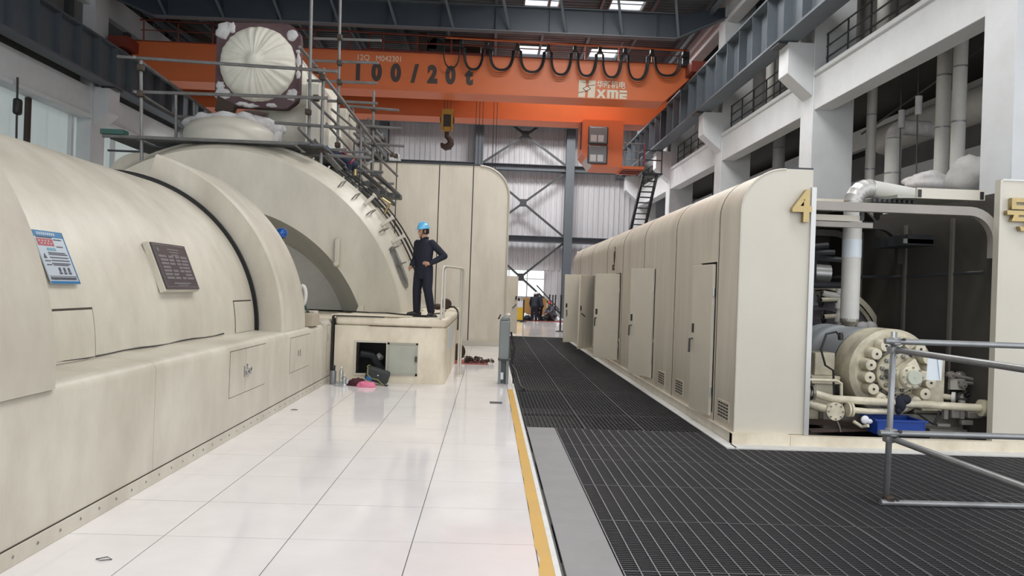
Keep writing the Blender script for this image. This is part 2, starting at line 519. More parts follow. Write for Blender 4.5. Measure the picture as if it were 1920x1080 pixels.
x = 0.845
WX = [0.845, 2.74, 4.36, 5.98, 7.60]
for i in range(4):
    for y0, d in ((2.55, 0.99), (3.55, 0.99), (4.55, 0.99), (5.55, 0.99), (6.55, 0.99), (7.55, 0.70)):
        lay(WX[i] + 0.006, y0, WX[i + 1] - WX[i] - 0.012, d, 'x')
lay(0.851, 8.26, 1.785, 0.93, 'x')
fx = [0.5, 1.213, 1.926, 2.639]
for i in range(3):
    lay(fx[i] + 0.005, 9.2, 0.703, 1.09, 'y', pitch=0.05)
    for j in range(7):
        lay(fx[i] + 0.005, 10.30 + 2.36 * j, 0.703, 2.35, 'y', pitch=0.05)
# bearers below the gratings
bm_ = MB()
for y in (3.5, 5.5, 7.5, 9.2, 12.6, 17.3, 22, 26.8): bm_.box(0.5, 2.75 if y > 9 else 8, y - 0.06, y + 0.06, -0.28, -0.045)
bm_.build('grating_bearer', STEELD, floor)
B(2.64, 2.76, 8.30, 27.2, -0.05, 0.008).box(2.74, 9, 8.28, 8.50, -0.05, 0.008).build('kerb_strip', WHITEP, floor)

# ---- end wall
wall = B(-15.3, 15.4, 46.06, 46.2, 0, 1.2).box(-15.3, 15.4, 46.06, 46.2, 2.86, 12.8).box(-15.3, -1.5, 46.06, 46.2, 1.2, 2.86).box(3.3, 15.4, 46.06, 46.2, 1.2, 2.86).build('wall_back', SHEET, kind='structure')
bx = [-14.9, -11.9, -6.5, -0.9, 4.5, 8.6]; bz = [0, 4.65, 8.85, 12.6]
for i in range(5):
    for j in range(3):
        x0, x1, z0, z1 = bx[i] + .01, bx[i + 1] - .01, bz[j] + .005, bz[j + 1] - .005
        if j == 0 and i in (2, 3):
            m = MB()
            corr(m, x0, x1, 0.0, 1.2, 46.05, 'x'); corr(m, x0, x1, 2.86, z1, 46.05, 'x')
            if i == 2: corr(m, x0, -1.5, 1.2, 2.86, 46.05, 'x')
            else: corr(m, 3.3, x1, 1.2, 2.86, 46.05, 'x')
        else: m = corr(MB(), x0, x1, z0, z1, 46.05, 'x')
        m.build('wall_sheet', SHEET, wall, angle=20)


def hsec(mb, x, y, z0, z1, w=0.5, d=0.5, t=0.03):
    mb.box(x - w / 2, x + w / 2, y - d / 2, y - d / 2 + t, z0, z1); mb.box(x - w / 2, x + w / 2, y + d / 2 - t, y + d / 2, z0, z1)
    mb.box(x - t / 2, x + t / 2, y - d / 2 + t, y + d / 2 - t, z0, z1)


for x in (-11.9, -6.5, -0.9, 4.5):
    m = MB(); hsec(m, x, 45.3, 0, 12.6); m.build('wind_column', STEELB, wall)
for z in (4.65, 8.85):
    for i in range(5):
        x0, x1 = bx[i] + .26, bx[i + 1] - .26
        MB().box(x0, x1, 45.35, 45.4, z - .18, z + .18).box(x0, x1, 45.1, 45.6, z + .15, z + .18).box(x0, x1, 45.1, 45.6, z - .18, z - .15).build('wall_girt', STEELB, wall)
for (z0, z1) in ((0.3, 4.45), (4.85, 8.65), (9.05, 12.5)):
    for (xa, xb) in ((-0.65, 4.25), (4.25, -0.65)):
        MB().beam((xa, 45.25, z0), (xb, 45.25 + (0.08 if xa < xb else 0), z1), 0.12, 0.12).build('cross_brace', STEELD, wall)
    MB().box(1.6, 2.0, 45.15, 45.2, (z0 + z1) / 2 - .22, (z0 + z1) / 2 + .22).build('gusset_plate', STEELD, wall)
win = MB().box(-1.5, 3.3, 45.98, 46.15, 2.80, 2.88).box(-1.5, 3.3, 45.98, 46.15, 1.17, 1.25)
for x in (-1.5, -0.1, 1.10, 2.2, 3.24): win.box(x, x + .06, 45.98, 46.15, 1.2, 2.85)
win.box(1.15, 3.3, 45.99, 46.14, 2.28, 2.33)
w1 = win.build('window_1', ALU, kind='structure')
for xa, xb in ((-1.44, -.1), (-.04, 1.1), (1.16, 2.2), (2.26, 3.24)):
    B(xa, xb, 46.05, 46.06, 1.25, 2.8).build('pane', GLASS, w1)

# ---- roof
deck = MB()
sky_x = [(0.97, 2.25), (4.2, 5.45)]
sky_y = [(4.6, 6.2), (10.6, 12.2), (16.6, 18.2), (22.6, 24.2), (28.4, 29.75), (34.2, 35.9), (40.2, 41.9)]
xs = [-15.3, 0.97, 2.25, 4.2, 5.45, 15.4]
for i in range(5):
    if i in (1, 3):
        yb = [-4] + [v for p in sky_y for v in p] + [46.2]
        for k in range(0, len(yb), 2): corr(deck, yb[k], yb[k + 1], xs[i], xs[i + 1], 12.6, 'r', 0.28, 0.06)
    else: corr(deck, -4, 46.2, xs[i], xs[i + 1], 12.6, 'r', 0.28, 0.06)
ceiling = deck.build('ceiling', ROOFDECK, kind='structure', angle=20, origin=(0, 20, 12.6))
SKYP = bpy.data.materials.new('skylight_sheet'); SKYP.use_nodes = True
nt = SKYP.node_tree; nt.nodes.remove(nt.nodes['Principled BSDF'])
tr = nt.nodes.new('ShaderNodeBsdfTransparent'); tl = nt.nodes.new('ShaderNodeBsdfTranslucent'); mx = nt.nodes.new('ShaderNodeMixShader')
mx.inputs[0].default_value = 0.25
nt.links.new(tr.outputs[0], mx.inputs[1]); nt.links.new(tl.outputs[0], mx.inputs[2]); nt.links.new(mx.outputs[0], nt.nodes['Material Output'].inputs[0])
for (xa, xb) in sky_x:
    for (ya, yb) in sky_y:
        fr = MB().box(xa - .06, xa, ya, yb, 12.5, 12.7).box(xb, xb + .06, ya, yb, 12.5, 12.7).box(xa - .06, xb + .06, ya - .06, ya, 12.5, 12.7).box(xa - .06, xb + .06, yb, yb + .06, 12.5, 12.7).box(xa, xb, (ya + yb) / 2 - .015, (ya + yb) / 2 + .015, 12.62, 12.66)
        f = fr.build('skylight_frame', STEELB, ceiling)
        B(xa, xb, ya, yb, 12.66, 12.67).build('skylight_pane', SKYP, f)
for Y in (12.0, 20.0, 28.0, 36.0, 44.0):
    m = B(-12.4, 6.5, Y - .01, Y + .01, 11.03, 11.9).prism([(6.5, 11.03), (8.4, 11.9), (8.4, 12.3), (6.5, 11.9)], 'y', Y - .01, Y + .01).prism([(-12.4, 11.03), (-14.6, 11.9), (-14.6, 12.3), (-12.4, 11.9)], 'y', Y - .01, Y + .01)
    r_ = m.build('rafter_web', ROOFD, ceiling)
    B(-12.4, 6.5, Y - .17, Y + .17, 11.0, 11.03).box(-12.4, 6.5, Y - .17, Y + .17, 11.9, 11.93).beam((6.5, Y, 11.015), (8.4, Y, 11.9), .34, .03).beam((-12.4, Y, 11.015), (-14.6, Y, 11.9), .34, .03).build('rafter_flange', STEELB, ceiling)
    st = MB()
    for k in range(10): st.box(-11.93 + 1.97 * k - .01, -11.93 + 1.97 * k + .01, Y - .15, Y + .15, 11.03, 11.9)
    st.build('rafter_stiffener', ROOFD, ceiling)
    for k in range(10):
        x = -12.3 + 2.06 * k
        if Y in (28.0,):
            MB().beam((x + .35, Y - .1, 11.05), (x - .1, Y - 1.2, 12.45), .09, .05).build('fly_brace', STEELB, ceiling)
for k in range(12):
    x = -13.9 + 1.97 * k
    MB().box(x - .05, x + .05, 8, 46, 11.94, 12.15).box(x - .05, x + .05, 8, 46, 12.35, 12.5).build('purlin', STEELB, ceiling) if k not in (8, 9, 10) else MB().box(x - .05, x + .05, 8, 46, 12.35, 12.5).build('purlin', STEELB, ceiling)
# horizontal roof bracing (pale diagonals seen above the crane)
for (a, b) in (((0.2, 35.5, 11.2), (2.3, 33.2, 11.2)), ((2.3, 33.2, 11.2), (4.6, 35.5, 11.2)), ((5.0, 35.6, 11.2), (6.7, 33.0, 11.2)), ((-6, 35.5, 11.2), (-3, 33.2, 11.2)), ((-9, 35.5, 11.2), (-6, 33.2, 11.2)), ((-12, 35.5, 11.2), (-9.5, 33.2, 11.2))):
    MB().beam(a, b, .12, .12).build('roof_brace', GALV, ceiling)
for (a, b) in (((-14.2, 27.0, 12.2), (-9.6, 33.0, 10.2)), ((-11.9, 29.0, 12.4), (-9.0, 34.0, 10.6))):
    MB().beam(a, b, .22, .22).build('roof_tie', BROWN, ceiling)

# ---- right-hand building frame
wall_right = B(15.0, 15.2, 8, 46, 0, 12.6).build('wall_right', CONCG, kind='structure')
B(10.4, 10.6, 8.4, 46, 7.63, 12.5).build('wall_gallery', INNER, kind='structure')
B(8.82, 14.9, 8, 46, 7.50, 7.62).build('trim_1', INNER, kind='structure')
B(11.8, 14.9, 9, 46, 5.2, 5.55).build('trim_2', CONC, kind='structure')
B(11.8, 12.0, 9, 46, 6.55, 7.2).build('trim_3', CONC, kind='structure')
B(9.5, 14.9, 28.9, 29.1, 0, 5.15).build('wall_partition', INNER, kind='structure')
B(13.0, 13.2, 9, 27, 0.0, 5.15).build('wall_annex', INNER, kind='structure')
CY = [12.1, 19.9, 27.9, 35.9, 43.9]
ctx = ['nearest to the camera, at the right edge', 'beside the pump enclosure with the brass sign', 'third from the camera behind the long enclosure', 'beside the black steel stair', 'farthest, by the end wall']
for k, y in enumerate(CY):
    t = thing('concrete_column', (8.8, y + .4, 0), 'white painted concrete column with crane corbel, ' + ctx[k], 'column', 'columns along the right side')
    MB().box(8.3, 9.4, y, y + .8, 0, 12.6).build('shaft', CONC, t, bevel=0.015, segs=1)
    if k > 0: MB().prism([(7.62, 8.40), (8.3, 8.40), (8.3, 7.0), (7.62, 7.58)], 'y', y + .05, y + .7).build('corbel', CONC, t, bevel=0.01, segs=1)
bctx = ['at the upper right corner', 'above the middle of the long cream enclosure', 'beyond the second column, over the far enclosure end', 'farthest bay near the end wall']
for k in range(4):
    y0, y1 = CY[k] + .8, CY[k + 1]
    t = thing('concrete_beam', (8.6, (y0 + y1) / 2, 6.6), 'white concrete floor beam between right columns, ' + bctx[k], 'beam', 'floor beams on the right side')
    MB().box(8.34, 8.8, y0, y1, 6.62, 7.52).build('web', CONC, t, bevel=.01, segs=1)
    MB().box(8.28, 8.8, y0, y1, 7.50, 7.62).build('top_ledge', CONC, t, bevel=.02)
    t = thing('roof_edge_beam', (8.6, (y0 + y1) / 2, 11.7), ('white concrete edge beam under the roof, bay %s' % ('above the nearest right columns', 'above the second right bay', 'beside the crane festoon end', 'farthest right bay')[k]), 'beam', 'edge beams under the roof')
    MB().box(8.34, 8.8, y0, y1, 11.72, 12.6).build('web', CONC, t, bevel=.01, segs=1)
    # railing on the gallery behind the crane beam
    t = thing('gallery_railing', (8.62, (y0 + y1) / 2, 7.62), 'dark tube railing on the right gallery, ' + ('nearest bay' if k == 0 else bctx[k]), 'railing', 'gallery railings')
    for zz in (8.0, 8.3, 8.62): MB().tube((8.62, y0, zz), (8.62, y1, zz), .022, 6).build('rail', STEELD, t)
    n = 6
    for i in range(n + 1):
        yy = y0 + .06 + (y1 - y0 - .12) * i / n
        MB().tube((8.62, yy, 7.6), (8.62, yy, 8.64), .022, 6).build('post', STEELD, t)
    # things standing on the gallery
    for i in range(3):
        yy = y0 + 1.2 + 2.4 * i
        MB().tube((9.6, yy, 7.62), (9.6, yy, 11.6), .16, 12).build('riser_pipe', LAG, label='%s grey riser pipe on the gallery, %s' % (('nearest', 'middle', 'farthest')[i], 'first bay' if k == 0 else bctx[k]), cat='pipe', group='gallery riser pipes')

# ---- left-hand building frame
wall_left = B(-15.2, -14.95, -4, 46.2, 7.3, 12.6).build('wall_left', CONCG, kind='structure')
WY = [-4.0] + [-1.9 + 2.0 * k for k in range(24)]
for k in range(len(WY) - 1): B(-14.99, -14.95, WY[k], WY[k + 1] - .02, 0, 7.3).build('wall_panel', GWIN, wall_left)
lctx = ['hidden behind the generator', 'above the generator at the left', 'left of the scaffold', 'behind the scaffold platform', 'by the end wall']
for k, y in enumerate(CY[1:]):
    k += 1
    t = thing('wall_column', (-14.8, y + .4, 0), 'white concrete column with crane corbel on the left wall, ' + lctx[k], 'column', 'columns along the left wall')
    MB().box(-14.97, -14.45, y, y + 1.0, 0, 12.6).build('shaft', CONC, t, bevel=.015, segs=1)
    MB().prism([(-13.9, 8.40), (-14.45, 8.40), (-14.45, 7.0), (-13.9, 7.5)], 'y', y + .1, y + .9).build('corbel', CONC, t, bevel=.01, segs=1)
for k in range(4):
    y0, y1 = CY[k] + .8, CY[k + 1]
    t = thing('wall_beam', (-14.7, (y0 + y1) / 2, 7.3), 'white concrete beam below the left crane rail, bay ' + ('near the camera', 'over the generator top', 'behind the scaffold rails', 'farthest back')[k], 'beam', 'beams along the left wall')
    MB().box(-14.93, -14.52, y0 + .2, y1, 7.35, 8.35).build('web', CONC, t, bevel=.01, segs=1)
    MB().box(-14.93, -14.40, y0 + .2, y1, 7.22, 7.36).build('lower_ledge', CONC, t, bevel=.01, segs=1)
    for i in range(3):
        yy = y0 + 1.6 + i * 2.5
        MB().box(-14.94, -14.80, yy, yy + .14, 0, 7.2).build('mullion', BROWN if i == 1 else CONC, t)
    for i in range(4):
        yy = y0 + .3 + i * 1.9
        MB().box(-14.94, -14.7, yy, yy + .3, 9.9, 12.6).build('cladding_post', STEELD, wall_left)
B(-14.94, -14.88, -4, 46, 8.4, 12.6).build('upper_cladding', mat('upper_grey_cladding', (0.17, 0.175, 0.175), 0.6, dirt=0.4, stretch=(1, 4, .3)), wall_left)
B(-14.88, -14.6, 8, 46, 11.3, 12.2).build('eaves_beam', CONC, wall_left)

# ---- runway beams


def runway(x, side, label):
    t = thing('crane_runway_beam', (x, 27, 8.42), label, 'crane beam', 'crane runway beams')
    MB().box(x - .012, x + .012, 6, 46, 8.48, 9.82).build('web', STEELB, t)
    MB().box(x - .27, x + .27, 6, 46, 8.42, 8.48).build('bottom_flange', STEELB, t)
    MB().box(x - .27, x + .27, 6, 46, 9.82, 9.88).build('top_flange', STEELB, t)
    MB().box(x - .05, x + .05, 6, 46, 9.88, 10.0).build('rail', STEELD, t)
    src = None
    for i in range(33):
        y = 6.5 + 1.2 * i
        if src is None:
            src = MB().box(x - .25, x + .25, y - .012, y + .012, 8.48, 9.82).build('stiffener', STEELB, t)
        else: copy_part(src, t, (0, 1.2 * i, 0))
    for y in CY[1:]:
        MB().box(x - .24, x + .24, y + .1, y + .7, 8.36, 8.42).build('bearing_pad', STEELD, t)
    return t


runway(7.62, 1, 'blue-grey steel crane runway beam with ribs on the right columns')
runway(-13.95, -1, 'dark steel crane runway beam with ribs along the left wall')


# ================================================================== GENERATOR AND TURBINE (left)
GX, GZ = -5.0, 1.0
gen = thing('generator', (GX, 6, 0), 'large half-round cream generator casing at the left', 'generator')
MB().arch([(1.97, 4.4, GZ), (1.97, 10.06, GZ)], GX, 1.0, 64).build('casing', CREAM, gen, angle=60)
MB().arch([(2.40, 1.2, GZ), (2.40, 4.72, GZ), (2.385, 4.745, GZ), (1.9, 4.75, GZ)], GX, 0.95, 64).build('end_cover', CREAM, gen, angle=50)
MB().arch([(2.02, 10.05, GZ), (2.02, 10.09, GZ), (1.9, 10.09, GZ)], GX, 1.0, 64).build('gap_seal', BLK, gen)


def curved_patch(name, y0, y1, a0, a1, r, material, parent, t=0.012, zc=GZ, xc=GX, n=8):
    m = MB(); k = n + 1
    for (rr, yy) in ((r - .02, y0), (r + t, y0), (r + t, y1), (r - .02, y1)):
        for i in range(k):
            a = math.radians(a0 + (a1 - a0) * i / n); m.v.append(Vector((xc + rr * math.cos(a), yy, zc + rr * math.sin(a))))
    for j in range(4):
        q = (j + 1) % 4
        for i in range(n): m.f.append((j * k + i, j * k + i + 1, q * k + i + 1, q * k + i))
    m.f.append((0, k, 2 * k, 3 * k)); m.f.append(tuple(x + n for x in (0, 3 * k, 2 * k, k)))
    return m.build(name, material, parent)


for (ya, yb, lab) in ((5.47, 6.02, 1), (9.31, 9.97, 2)):
    curved_patch('access_panel_gap', ya - .008, yb + .014, 0.3, 11.6, 1.972, BROWN, gen, 0.002)
    curved_patch('access_panel', ya, yb, 0.3, 11.1, 1.972, CREAM, gen, 0.006)
gp = MB(); ys_ = [5.3 + .3 * i for i in range(13)]
gp.path([(GX + 1.972, y, 1.022 + .006 * math.sin(y * 5)) for y in ys_], [.003 + .006 * abs(math.sin(i * .9)) for i in range(13)], 6)
gp.build('base_gap', BLK, gen)
# bearing end band
MB().arch([(1.99, 10.14, GZ), (2.30, 10.12, GZ), (2.33, 10.15, GZ), (2.33, 11.28, GZ), (2.30, 11.30, GZ), (1.95, 11.30, GZ), (1.95, 10.2, GZ)], GX, 0.98, 48, 75).build('end_band', CREAM, gen, angle=40)


def on_cyl(y, adeg, r, xc=GX, zc=GZ):
    a = math.radians(adeg); return Vector((xc + r * math.cos(a), y, zc + r * math.sin(a)))


# notice and nameplate fixed to the casing
def tangent_frame(adeg):
    a = math.radians(adeg)
    return Vector((math.cos(a), 0, math.sin(a))), Vector((-math.sin(a), 0, math.cos(a))), Vector((0, 1, 0))  # normal, up, along


nrm, upv, aly = tangent_frame(21.8)
c = on_cyl(7.70, 21.8, 2.015)
np_ = thing('nameplate', c, 'dark engraved metal nameplate on the side of the generator casing', 'nameplate')
hw, hh = 0.40, 0.235


def slab(mb, cen, a, b, n_, ha, hb, hn): return mb.obox(cen, Vector(a) * ha, Vector(b) * hb, Vector(n_) * hn)


slab(MB(), c - nrm * 0.02, aly, upv, nrm, hw + .015, hh + .015, .03).build('backing', CREAM, np_, bevel=.004)
slab(MB(), c + nrm * 0.016, aly, upv, nrm, hw, hh, .008).build('plate', PLATEM, np_)
fr = MB()
for s in (1, -1):
    slab(fr, c + nrm * .025 + upv * s * (hh - .02), aly, upv, nrm, hw - .02, .003, .002)
    slab(fr, c + nrm * .025 + aly * s * (hw - .02), aly, upv, nrm, .003, hh - .02, .002)
fr.build('border_line', PLATEL, np_)
rel = MB()
slab(rel, c + nrm * .025 + upv * .165 - aly * .30, aly, upv, nrm, .018, .018, .002)
for i in range(3): slab(rel, c + nrm * .025 + upv * (.175 - .028 * i) + aly * .05, aly, upv, nrm, .14 - .03 * i, .006, .002)
rows = 7
for r_ in range(rows):
    z = .10 - .037 * r_
    for (a, w) in ((-.24, .085), (-.06, .06), (.10, .05), (.25, .08)):
        if (r_, a) in ((3, -.06), (5, .10)): continue
        slab(rel, c + nrm * .025 + upv * z + aly * (a + random.uniform(-.01, .01)), aly, upv, nrm, w, .012, .002)
slab(rel, c + nrm * .025 - upv * .178, aly, upv, nrm, .2, .008, .002); slab(rel, c + nrm * .025 - upv * .2, aly, upv, nrm, .12, .005, .002)
rel.build('raised_lettering', PLATEL, np_, kind='stuff')

nrm, upv, aly = tangent_frame(22.6)
c = on_cyl(5.70, 22.6, 1.985)
ps = thing('safety_notice', c, 'blue and white printed safety notice stuck on the generator casing', 'notice')
hw, hh = 0.19, 0.205
slab(MB(), c, aly, upv, nrm, hw, hh, .004).build('sheet', PWHITE, ps)
q = MB(); slab(q, c + nrm * .005 + upv * (hh - .024), aly, upv, nrm, hw, .024, .001); slab(q, c + nrm * .005 - upv * (hh - .01), aly, upv, nrm, hw, .010, .001)
slab(q, c + nrm * .005 + aly * (hw - .006), aly, upv, nrm, .006, hh, .001); q.build('blue_border', PBLUE, ps)
slab(MB(), c + nrm * .005 + upv * .115 - aly * .075, aly, upv, nrm, .10, .027, .001).build('red_field', PRED, ps)
slab(MB(), c + nrm * .005 + upv * .062 - aly * .03, aly, upv, nrm, .055, .010, .001).build('teal_field', PTEAL, ps)
q = MB()
for i in range(9): slab(q, c + nrm * .0065 + upv * (hh - .023) + aly * (-.14 + .026 * i), aly, upv, nrm, .008, .011, .0006)
for i in range(8): slab(q, c + nrm * .0065 + upv * (.125 - .02 * (i % 2)) + aly * (-.15 + .02 * i), aly, upv, nrm, .007, .006, .0006)
q.build('white_print', PWHITE, ps, kind='stuff')
q = MB()
for i in range(10): slab(q, c + nrm * .0065 + upv * .155 + aly * (-.16 + .02 * i), aly, upv, nrm, .007, .006, .0006)
for (z, a, w) in ((.035, .02, .11), (.022, .03, .12), (-.002, .03, .12), (-.025, .035, .115), (-.048, .03, .12), (-.060, .02, .10), (-.03, -.13, .035), (-.06, -.13, .03), (.14, .09, .05), (.085, .09, .04)):
    slab(q, c + nrm * .0065 + upv * z + aly * a, aly, upv, nrm, w, .0035, .0006)
q.add([c + nrm * .0068 + aly * (-.165) - upv * .01, c + nrm * .0068 + aly * (-.125) - upv * .01, c + nrm * .0068 + aly * (-.145) + upv * .03], [(0, 1, 2)])
for a in (-.02, .04, .10):
    slab(q, c + nrm * .0065 - upv * .095 + aly * a, aly, upv, nrm, .013, .016, .0006); slab(q, c + nrm * .0065 - upv * .123 + aly * a, aly, upv, nrm, .018, .007, .0006)
for i in range(14): slab(q, c + nrm * .0065 - upv * .165 + aly * (-.165 + .024 * i), aly, upv, nrm, .009, .010, .0006)
slab(q, c + nrm * .0065 - upv * .147, aly, upv, nrm, hw - .01, .0012, .0006)
q.build('ink_print', PTXT, ps, kind='stuff')

# ---- plinth along the generator
pl = thing('generator_plinth', (-3.0, 7, 0), 'long cream panelled plinth under the generator casing', 'plinth')


def plinth_prof(x_in=-3.35, x=-2.62, top=0.985, r=0.085):
    P = [(x_in, 0.10), (x, 0.10)]
    for i in range(9):
        a = PI / 2 * i / 8; P.append((x - r + r * math.cos(a), top - r + r * math.sin(a)))
    P += [(x_in, top + .03)]
    return P


cuts = [1.2, 6.17, 9.33, 12.32]
for i in range(3):
    MB().prism(plinth_prof(), 'y', cuts[i] + .003, cuts[i + 1] - .003).build('plinth_panel', CREAM, pl, angle=30)
MB().prism(plinth_prof(top=1.03), 'y', 12.326, 12.99).build('plinth_end', CREAM, pl, angle=30)
MB().prism(plinth_prof(x=-2.632, top=.97), 'y', 1.2, 12.95).build('plinth_core', BLK, pl)
B(-7.4, -3.3, 1.2, 12.9, 0.0, 0.98).build('plinth_base', CREAM, pl)
kick = B(-3.2, -2.612, 1.2, 12.99, 0.0, 0.105).build('kick_strip', CREAM, pl, bevel=.004)
B(-2.70, -2.616, 1.2, 12.98, .105, .114).build('kick_gap', BROWN, pl)
rv = None
for i in range(38):
    y = 3.9 + .238 * i
    if rv is None: rv = MB().sphere((-2.612, y, .055), (.006, .011, .011), 8, 6).build('rivet', GREASY, pl); y00 = y
    else: copy_part(rv, pl, (0, y - y00, 0))


def plinth_door(y0, y1, z0, z1, split=None, locks=()):
    B(-2.70, -2.6185, y0 - .006, y1 + .006, z0 - .006, z1 + .006).build('door_gap', BROWN, pl)
    if split: ys = [(y0, split - .004), (split + .004, y1)]
    else: ys = [(y0, y1)]
    for (a, b) in ys:
        d = B(-2.68, -2.616, a, b, z0, z1).build('door', CREAM, pl)
        for (ly, lz, h) in locks:
            if a < ly < b:
                MB().box(-2.616, -2.611, ly - .012, ly + .012, lz - h, lz + h).build('lock_slot', GREASY, d)
                if h > .05: MB().tube((-2.616, ly + .06, lz), (-2.585, ly + .06, lz), .02, 12).box(-2.60, -2.585, ly + .045, ly + .075, lz - .06, lz + .01).build('handle', ALU, d)
    return


plinth_door(7.92, 9.15, .435, .905, 8.42, ((8.38, .66, .06), (8.50, .66, .0001), (8.47, .68, .055)))
plinth_door(10.30, 11.40, .43, .89, None, ((10.72, .66, .04), (10.82, .66, .045)))
plinth_door(12.60, 12.80, .2, .95, None, ((12.66, .75, .05),))
# small clutter on the plinth ledge behind the band
tag(MB().box(-2.80, -2.62, 11.5, 12.0, .99, 1.17).build('carton', CARD, bevel=.004), 'open cardboard carton on the plinth behind the casing band', 'carton')
tag(MB().box(-3.1, -2.72, 12.05, 12.35, 1.03, 1.20).build('carton', mat('pale_carton', (.56, .50, .44), .8), bevel=.004), 'pale square carton on the plinth edge beside the pedestal', 'carton')

# ---- low-pressure turbine hood
LX = -5.3
lp = thing('turbine_hood', (LX, 17, 0.9), 'huge half-round grey-cream turbine hood behind the generator', 'turbine')
zb = 1.08
MB().arch([(2.98, 15.04, .09), (3.64, 15.02, .53)], LX, zb, 72).build('front_face', HOODM, lp, angle=60)
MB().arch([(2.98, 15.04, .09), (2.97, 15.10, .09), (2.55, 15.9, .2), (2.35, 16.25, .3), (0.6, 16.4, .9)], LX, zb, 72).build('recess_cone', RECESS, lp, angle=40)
MB().arch([(3.64, 15.02, .53), (3.66, 15.05, .53), (3.90, 15.70, .53), (3.96, 15.74, .53), (3.96, 15.90, .53), (3.60, 15.94, .53), (3.60, 20.3, .53), (3.55, 20.4, .53), (0.3, 20.4, .8)], LX, zb, 72).build('shell', HOODM, lp, angle=35)
MB().prism([(-2.58, 1.06), (-2.42, 1.06), (-2.42, 1.22), (-2.5, 1.26)], 'y', 14.9, 15.06).build('face_foot', HOODM, lp)


def rim(adeg, y, r=None, zc=.53):
    if r is None: r = 3.66 + .24 * (y - 15.05) / .65
    a = math.radians(adeg); return Vector((LX + r * math.cos(a), y, zc + r * math.sin(a)))


def rim_dirs(adeg):
    a = math.radians(adeg); return Vector((math.cos(a), 0, math.sin(a))), Vector((-math.sin(a), 0, math.cos(a)))


# lifting lug on the face, manhole, U handles, brackets, bolts
q = MB().obox((-2.98, 14.99, 2.26), (.055, 0, 0.0), (0, .05, 0), (0.0, 0, .26)).tube((-2.98, 14.9, 2.02), (-2.98, 15.05, 2.02), .06, 14)
q.build('lifting_lug', HOODM, lp, bevel=.03)
nr, tg = rim_dirs(23)
cm = rim(23, 15.38, 3.785)
el = MB(); el2 = MB()
for (mb, ra, rb, t0, t1) in ((el, .16, .44, -.01, .012), (el2, .12, .38, .0, .016)):
    P0 = [cm + (Vector((0, 1, 0)) + nr * .37).normalized() * (ra * math.cos(2 * PI * i / 28)) + tg * (rb * math.sin(2 * PI * i / 28)) for i in range(28)]
    k = len(mb.v); mb.v += [p + nr * t0 for p in P0] + [p + nr * t1 for p in P0]
    mb.f.append(tuple(range(k + 28, k + 56)))
    for i in range(28): mb.f.append((k + i, k + (i + 1) % 28, k + 28 + (i + 1) % 28, k + 28 + i))
mh = el.build('manhole_ring', GREASY, lp); el2.build('manhole_cover', mat('manhole_dark_grey', (.15, .145, .13), .5), mh)
MB().beam(cm + nr * .06 + tg * .3, cm + nr * .06 - tg * .3, .03, .03).beam(cm + nr * .0 + tg * .05 - Vector((0, .1, 0)), cm + nr * .16 + tg * .05 + Vector((0, .05, 0)), .025, .025).build('manhole_clamp', GREASY, mh)
for a in (29, 35, 41.5, 48, 53.5):
    nr, tg = rim_dirs(a); c0 = rim(a, 15.4)
    u_ = (Vector((0, 1, 0)) + nr * .37).normalized() * .11
    MB().path([c0 - u_, c0 - u_ + nr * .12, c0 + u_ + nr * .12, c0 + u_], .014, 6).build('rung', GREASY, lp)
for a in (10, 31, 37, 45):
    nr, tg = rim_dirs(a); c0 = rim(a, 15.58)
    MB().obox(c0 + nr * .14, nr * .15, tg * .035, Vector((0, .035, 0))).obox(c0 + nr * .27, nr * .02, tg * .05, Vector((0, .05, 0))).build('flange_bracket', CREAML, lp, bevel=.01)
bt = None
for i in range(12):
    a = 9 + i * 5.2; nr, tg = rim_dirs(a); p = rim(a, 15.82, 3.96)
    MB().tube(p - nr * .01, p + nr * .05, .02, 6).build('flange_bolt', CREAML, lp)
# cable and hose lines hugging the rim
for (r_, y_, s) in ((4.02, 15.8, .018), (4.08, 15.98, .024), (4.15, 15.93, .018)):
    MB().path([rim(a, y_, r_) + Vector((0, random.uniform(-.03, .03), 0)) for a in range(14, 62, 4)], s, 6).build('rim_cable', STEELD if r_ < 4 else CABLE, lp)
MB().tube((-2.72, 15.2, 3.78), (-2.72, 15.2, 3.9), .03, 8).path([(-2.2, 15.8, 3.1), (-2.1, 15.75, 3.32), (-2.25, 15.7, 3.4)], .03, 6).build('brass_valve', GOLD, lp)

# ---- pedestal in front of the turbine
pe = thing('turbine_pedestal', (-1.7, 15, 0), 'stained cream pedestal box with open hatch below the standing man', 'pedestal')
x0, x1, y0, y1, zt = -2.57, -0.70, 12.98, 20.4, 1.11


def rrect(x0, x1, y0, y1, r, n=6):
    P = [(x0, y0)]
    for i in range(n + 1):
        a = -PI / 2 + PI / 2 * i / n; P.append((x1 - r + r * math.cos(a), y0 + r + r * math.sin(a)))
    P += [(x1, y1), (x0, y1)]
    return P


hx0, hx1, hz0, hz1 = -2.20, -1.70, 0.15, 0.67
dx0, dx1 = -1.68, -1.17
